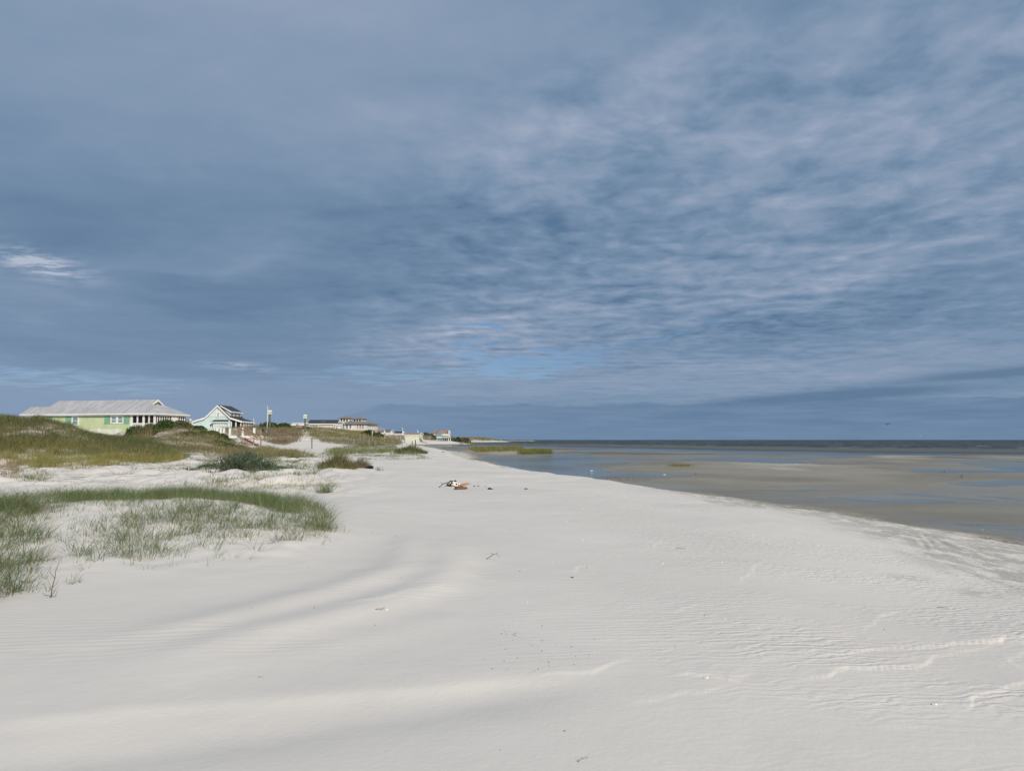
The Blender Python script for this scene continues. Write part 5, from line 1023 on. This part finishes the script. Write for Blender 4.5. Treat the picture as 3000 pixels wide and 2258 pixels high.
# ------------------------------------------------------------------ birds
def bird_mesh(fly, s=1.0):
    m = MB(); m.tube([(-.20*s, 0, .0), (-.12*s, 0, .005*s), (0, 0, .01*s), (.10*s, 0, .02*s), (.15*s, 0, .035*s), (.19*s, 0, .04*s), (.22*s, 0, .035*s)], [.01*s, .035*s, .055*s, .045*s, .032*s, .03*s, .008*s], 8)
    m.tube([(.21*s, 0, .036*s), (.255*s, 0, .028*s)], [.008*s, .003*s], 5)
    m.prism([(-.16*s, -.03*s, 0), (-.16*s, .03*s, 0), (-.27*s, .05*s, 0), (-.27*s, -.05*s, 0)], (0, 0, .008*s)); return m
def bird(label, px, py, Y, fly, mat, rz=0, s=1.0, group=None, on=False):
    if on: x, y, z = gp(px, py); z = max(z, W)+.13*s
    else: x, y, z = PT(px, py, Y)
    t = thing('bird', label, 'bird', (x, y, z), rz, group); bird_mesh(fly, s).build('body', M[mat], t, True)
    if fly:
        for sg in (-1, 1):
            m = MB(); m.prism([(.08*s, sg*.04*s, .03*s), (.10*s, sg*.28*s, .14*s), (-.02*s, sg*.62*s, .05*s), (-.06*s, sg*.28*s, .13*s), (-.08*s, sg*.04*s, .03*s)], (0, 0, .01*s)); m.build('wing', M[mat], t)
    else:
        for sg in (-1, 1): m = MB(); m.tube([(0, sg*.02*s, -.03*s), (.0, sg*.02*s, -.14*s), (.04*s, sg*.02*s, -.145*s)], [.006*s, .005*s, .004*s], 4); m.build('leg', M['gull_dark'], t)
bird('dark bird gliding low over the sea at right', 2600, 1243.5, 70, True, 'gull_dark', R(20), .65, 'flying birds')
bird('white bird flying low over the horizon, rightmost', 2697, 1278, 160, True, 'gull_white', R(40), .6, 'flying birds')
bird('tiny white bird flying just above the horizon near the far point', 1734, 1265, 230, True, 'gull_white', R(200), .6, 'flying birds')
bird('tiny dark bird high in the sky above the green house', 126, 928, 160, True, 'gull_dark', R(80), .45, 'flying birds')
G2 = 'shore birds standing on the flats'
bird('dark shore bird standing highest by the right blue pool', 2766, 1383, 0, False, 'gull_dark', R(10), .55, G2, True)
bird('dark shore bird, upper of the close pair by the right pool', 2819, 1397, 0, False, 'gull_dark', R(-160), .5, G2, True)
bird('dark shore bird, lower of the close pair by the right pool', 2817, 1404, 0, False, 'gull_dark', R(30), .5, G2, True)
bird('white gull standing in the shallow water left of the sandbar', 1947, 1390, 0, False, 'gull_white', R(170), .5, G2, True)
bird('white gull standing nearest the marsh grass in blue water', 1733, 1375, 0, False, 'gull_white', R(10), .55, G2, True)
bird('small dark bird standing on the wet sand below the white gulls', 2038, 1390, 0, False, 'gull_dark', R(10), .4, G2, True)

# ------------------------------------------------------------------ sky and light
world = bpy.data.worlds.new('World'); scene.world = world; world.use_nodes = True; t = NT(world.node_tree)
bg = t.n['Background']; out = t.n['World Output']
sky = t.N('ShaderNodeTexSky'); sky.sky_type = 'NISHITA'; sky.sun_disc = False; sky.sun_elevation = SUN_EL; sky.sun_rotation = math.pi - SUN_AZ
sky.air_density = 1.0; sky.dust_density = .6; sky.ozone_density = 2.0
t.l.new(t.mix(1.0, sky.outputs[0], (.55, .69, .94), 'MULTIPLY'), bg.inputs[0]); bg.inputs[1].default_value = .085
d = t.V('NORMALIZE', t.N('ShaderNodeTexCoord').outputs['Generated']); dx, dy, dz = t.sep(d)[:3]
az = t.M('MULTIPLY', t.M('ARCTAN2', dx, dy), 57.2958); el = t.M('MULTIPLY', t.M('ARCSINE', dz), 57.2958)
def pe(px, py): r = ray(px, py); return math.degrees(math.atan2(r[0], r[1])), math.degrees(math.atan2(r[2], math.hypot(r[0], r[1])))
zc = t.M('ADD', t.M('MAXIMUM', dz, 0.0), .055); P = t.comb(t.M('DIVIDE', dx, zc), t.M('DIVIDE', dy, zc), 0)
wa = t.M('SUBTRACT', t.noise(P, 1.1, 5, .55), .5); wb = t.M('SUBTRACT', t.noise(t.mapping(P, (1, 1, 1), (0, 0, 0), (7, 3, 0)), 1.1, 5, .55), .5)
elw = t.M('ADD', el, t.M('MULTIPLY', wa, t.M('ADD', 1.5, t.M('MULTIPLY', el, .55)))); azw = t.M('ADD', az, t.M('MULTIPLY', wb, 14.0))
def blob(px, py, rx, ry, amp, slope=0.0, warp=True):
    a0, e0 = pe(px, py); ra = math.degrees(rx/F); re = math.degrees(ry/F)
    A = t.M('SUBTRACT', azw if warp else az, a0); E = t.M('SUBTRACT', elw if warp else el, e0)
    if slope: E = t.M('SUBTRACT', E, t.M('MULTIPLY', A, slope))
    A = t.M('DIVIDE', A, ra); E = t.M('DIVIDE', E, re); q = t.M('ADD', t.M('MULTIPLY', A, A), t.M('MULTIPLY', E, E))
    return t.M('MULTIPLY', t.M('EXPONENT', t.M('MULTIPLY', q, -1)), amp)
def addall(L):
    s = L[0]
    for x in L[1:]: s = t.M('ADD', s, x)
    return s
low = t.noise(t.mapping(P, (.8, .9, 1), (0, 0, R(25))), .7, 5, .5, .3)
streak = t.noise(t.mapping(P, (1.0, 1.5, 1), (0, 0, R(-35))), 1.6, 7, .55, .4)
# altocumulus: rows of small puffs square to the view, all over the right and centre
rip = t.noise(t.mapping(P, (3.9, 3.2, 1), (0, 0, R(-22))), 1.05, 6, .55, .5)
rip2 = t.noise(t.mapping(P, (4.2, 4.6, 1), (0, 0, R(6))), 2.3, 5, .55, .3)
wvs = t.N('ShaderNodeTexWave', wave_type='BANDS', bands_direction='Y', wave_profile='SIN'); t.put(wvs.inputs['Vector'], t.mapping(P, (.9, 1, 1), (0, 0, R(7)))); wvs.inputs['Scale'].default_value = 1.25; wvs.inputs['Distortion'].default_value = 5.5
wvs.inputs['Detail'].default_value = 3; wvs.inputs['Detail Scale'].default_value = 1.6; wvs.inputs['Detail Roughness'].default_value = .6
rows = t.M('MULTIPLY', t.M('SUBTRACT', wvs.outputs['Fac'], .5), t.ss(t.noise(P, 1.4, 3, .5), .35, .65))
rm = addall([blob(2350, 600, 900, 420, 1.0), blob(1750, 820, 600, 200, .7), blob(1350, 1010, 260, 100, .8), blob(1800, 430, 500, 250, .6), blob(2700, 250, 500, 350, .5)])
rm = t.M('MINIMUM', rm, 1.0)
lm = t.M('SUBTRACT', 1.0, t.M('MULTIPLY', rm, .6))
tone = addall([t.M('MULTIPLY', t.M('SUBTRACT', low, .5), .45), t.M('MULTIPLY', t.M('MULTIPLY', t.M('SUBTRACT', streak, .5), .42), lm),
    t.M('MULTIPLY', t.M('MULTIPLY', t.M('SUBTRACT', rip, .5), 1.4), rm), t.M('MULTIPLY', t.M('MULTIPLY', t.M('SUBTRACT', rip2, .5), .6), t.M('ADD', rm, .15)), t.M('MULTIPLY', rows, t.M('MULTIPLY', addall([blob(2000, 800, 650, 170, 1), blob(1350, 1000, 300, 90, .9), blob(1900, 1080, 500, 60, .6)]), .34)),
    blob(500, 930, 800, 130, -.16, -.02), blob(100, 660, 700, 70, -.15, .02), blob(1150, 640, 350, 50, -.15), blob(1250, 850, 260, 70, -.16), blob(2250, 40, 350, 90, -.12), blob(1500, 700, 500, 120, -.10), blob(2600, 930, 500, 60, -.12, .08), blob(600, 1090, 550, 45, -.18, -.05), blob(700, 100, 1100, 260, .16),
    blob(1150, 370, 260, 80, .26, .1), blob(1500, 440, 220, 60, .18, .15), blob(1850, 320, 300, 70, .22, .3), blob(2250, 500, 260, 60, .12, .3), t.M('MULTIPLY', blob(115, 772, 100, 30, 1.3, -.16, False), t.ss(t.noise(t.mapping(P, (1, 1.6, 1)), 5, 5, .65), .38, .62)), t.M('MULTIPLY', blob(690, 1072, 90, 10, .9, -.06, False), t.ss(t.noise(P, 4, 5, .65), .4, .6)), blob(600, 720, 260, 60, .16, .3),
    blob(60, 870, 250, 60, .16), blob(1350, 930, 330, 90, .20), blob(2350, 810, 300, 40, .22, .02), blob(2750, 740, 300, 30, .15, .16), blob(2350, 930, 350, 30, -.15, .1), blob(1400, 1130, 900, 40, .2), blob(2600, 1070, 700, 45, .2, .02), blob(200, 1180, 800, 90, .12), blob(2900, 250, 500, 350, .12), blob(1250, 60, 900, 120, .12), blob(2250, 380, 500, 160, .06), blob(1300, 1010, 330, 70, .22), blob(250, 540, 600, 130, -.12), blob(1000, 880, 450, 60, -.12), blob(500, 800, 500, 60, -.10, .1), blob(750, 740, 300, 30, .14, .25)])
tone = t.M('ADD', tone, .50)
C_dark = (.120, .203, .325); C_mid = (.192, .282, .412); C_lite = (.285, .357, .485); C_hi = (.43, .49, .60)
C_deep = (.085, .165, .295); lin = lambda a, b: t.M('MULTIPLY', t.M('SUBTRACT', tone, a), 1/(b-a), clamp=True)
cc = t.mix(lin(-.15, .2), C_deep, C_dark); cc = t.mix(lin(.15, .52), cc, C_mid); cc = t.mix(lin(.5, .85), cc, C_lite); cc = t.mix(lin(.85, 1.3), cc, C_hi)
# low stratus bank with a crisp top
azp = lambda p: pe(p, 1200)[0]
edge = addall([t.M('MULTIPLY', t.M('SUBTRACT', t.noise(t.comb(t.M('MULTIPLY', az, .22), t.M('MULTIPLY', el, .5), 0), 1.0, 8, .66), .5), 1.1), t.ss(az, azp(780), azp(1150), 0, 2.75), t.ss(az, azp(2000), azp(3000), 0, .15), t.ss(az, azp(3300), azp(4500), 0, -4)])
st = t.ss(t.M('SUBTRACT', edge, el), -.04, .10)
hz = t.ss(el, 2.2, 0.0)
stc = t.mix(t.ss(t.noise(t.comb(t.M('MULTIPLY', az, .12), t.M('MULTIPLY', el, 1.3), 0), 1.5, 4, .5), .35, .7), (.098, .180, .300), (.150, .235, .365)); stc = t.mix(t.M('MULTIPLY', hz, .5), stc, (.140, .235, .370))
cc = t.mix(t.M('MULTIPLY', st, .6), cc, stc)
s2 = blob(2430, 1160, 300, 14, 1.3, .05, False); s3 = blob(2950, 1092, 260, 13, 1.0, .05, False); cc = t.mix(t.M('MINIMUM', t.M('MAXIMUM', s2, s3), .8), cc, (.105, .185, .300))
left = t.M('MULTIPLY', blob(200, 1200, 950, 130, .9, 0, False), 1); cc = t.mix(left, cc, (.235, .322, .465))
# gaps of clear sky
gap = addall([blob(1150, 1105, 330, 26, .5, .02), blob(1365, 962, 70, 10, 1.4, .05), blob(1570, 1062, 240, 30, 1.35, .10), blob(1880, 985, 200, 8, 1.2, .14), blob(2240, 992, 24, 6, 1.2, .1), blob(120, 1110, 380, 40, .55, -.05), blob(1450, 1035, 120, 14, .9)])
gn = t.noise(t.mapping(P, (1.0, 1.9, 1)), 3.2, 5, .62); gap = t.M('MULTIPLY', gap, t.ss(gn, .30, .62)); gap = t.ss(gap, .05, .75)
cbg = t.N('ShaderNodeBackground'); t.put(cbg.inputs[0], cc); cbg.inputs[1].default_value = 1.0
mx = t.N('ShaderNodeMixShader'); t.put(mx.inputs[0], t.M('SUBTRACT', 1.0, t.M('MULTIPLY', gap, .75))); t.l.new(bg.outputs[0], mx.inputs[1]); t.l.new(cbg.outputs[0], mx.inputs[2]); t.l.new(mx.outputs[0], out.inputs[0])
sl = bpy.data.lights.new('sun', 'SUN'); sl.energy = 3.95; sl.angle = R(.6); sl.color = (1, .885, .735); so = bpy.data.objects.new('sun', sl); col.objects.link(so)
sd = Vector((math.sin(SUN_AZ)*math.cos(SUN_EL), -math.cos(SUN_AZ)*math.cos(SUN_EL), math.sin(SUN_EL))); so.rotation_euler = sd.to_track_quat('Z', 'Y').to_euler(); so.location = (10, -30, 30)

cam = bpy.data.cameras.new('camera'); cam.sensor_width = 36; cam.lens = F/3000*36; cam.clip_start = .05; cam.clip_end = 60000
co = bpy.data.objects.new('camera', cam); col.objects.link(co); co.location = (0, 0, EYE); co.rotation_euler = (R(90)+TILT, 0, 0); scene.camera = co
scene.view_settings.view_transform = 'Standard'; scene.view_settings.look = 'None'; scene.view_settings.exposure = 0.0; scene.view_settings.gamma = 1.0
scene.cycles.max_bounces = 6; scene.cycles.transparent_max_bounces = 8; scene.cycles.use_denoising = True
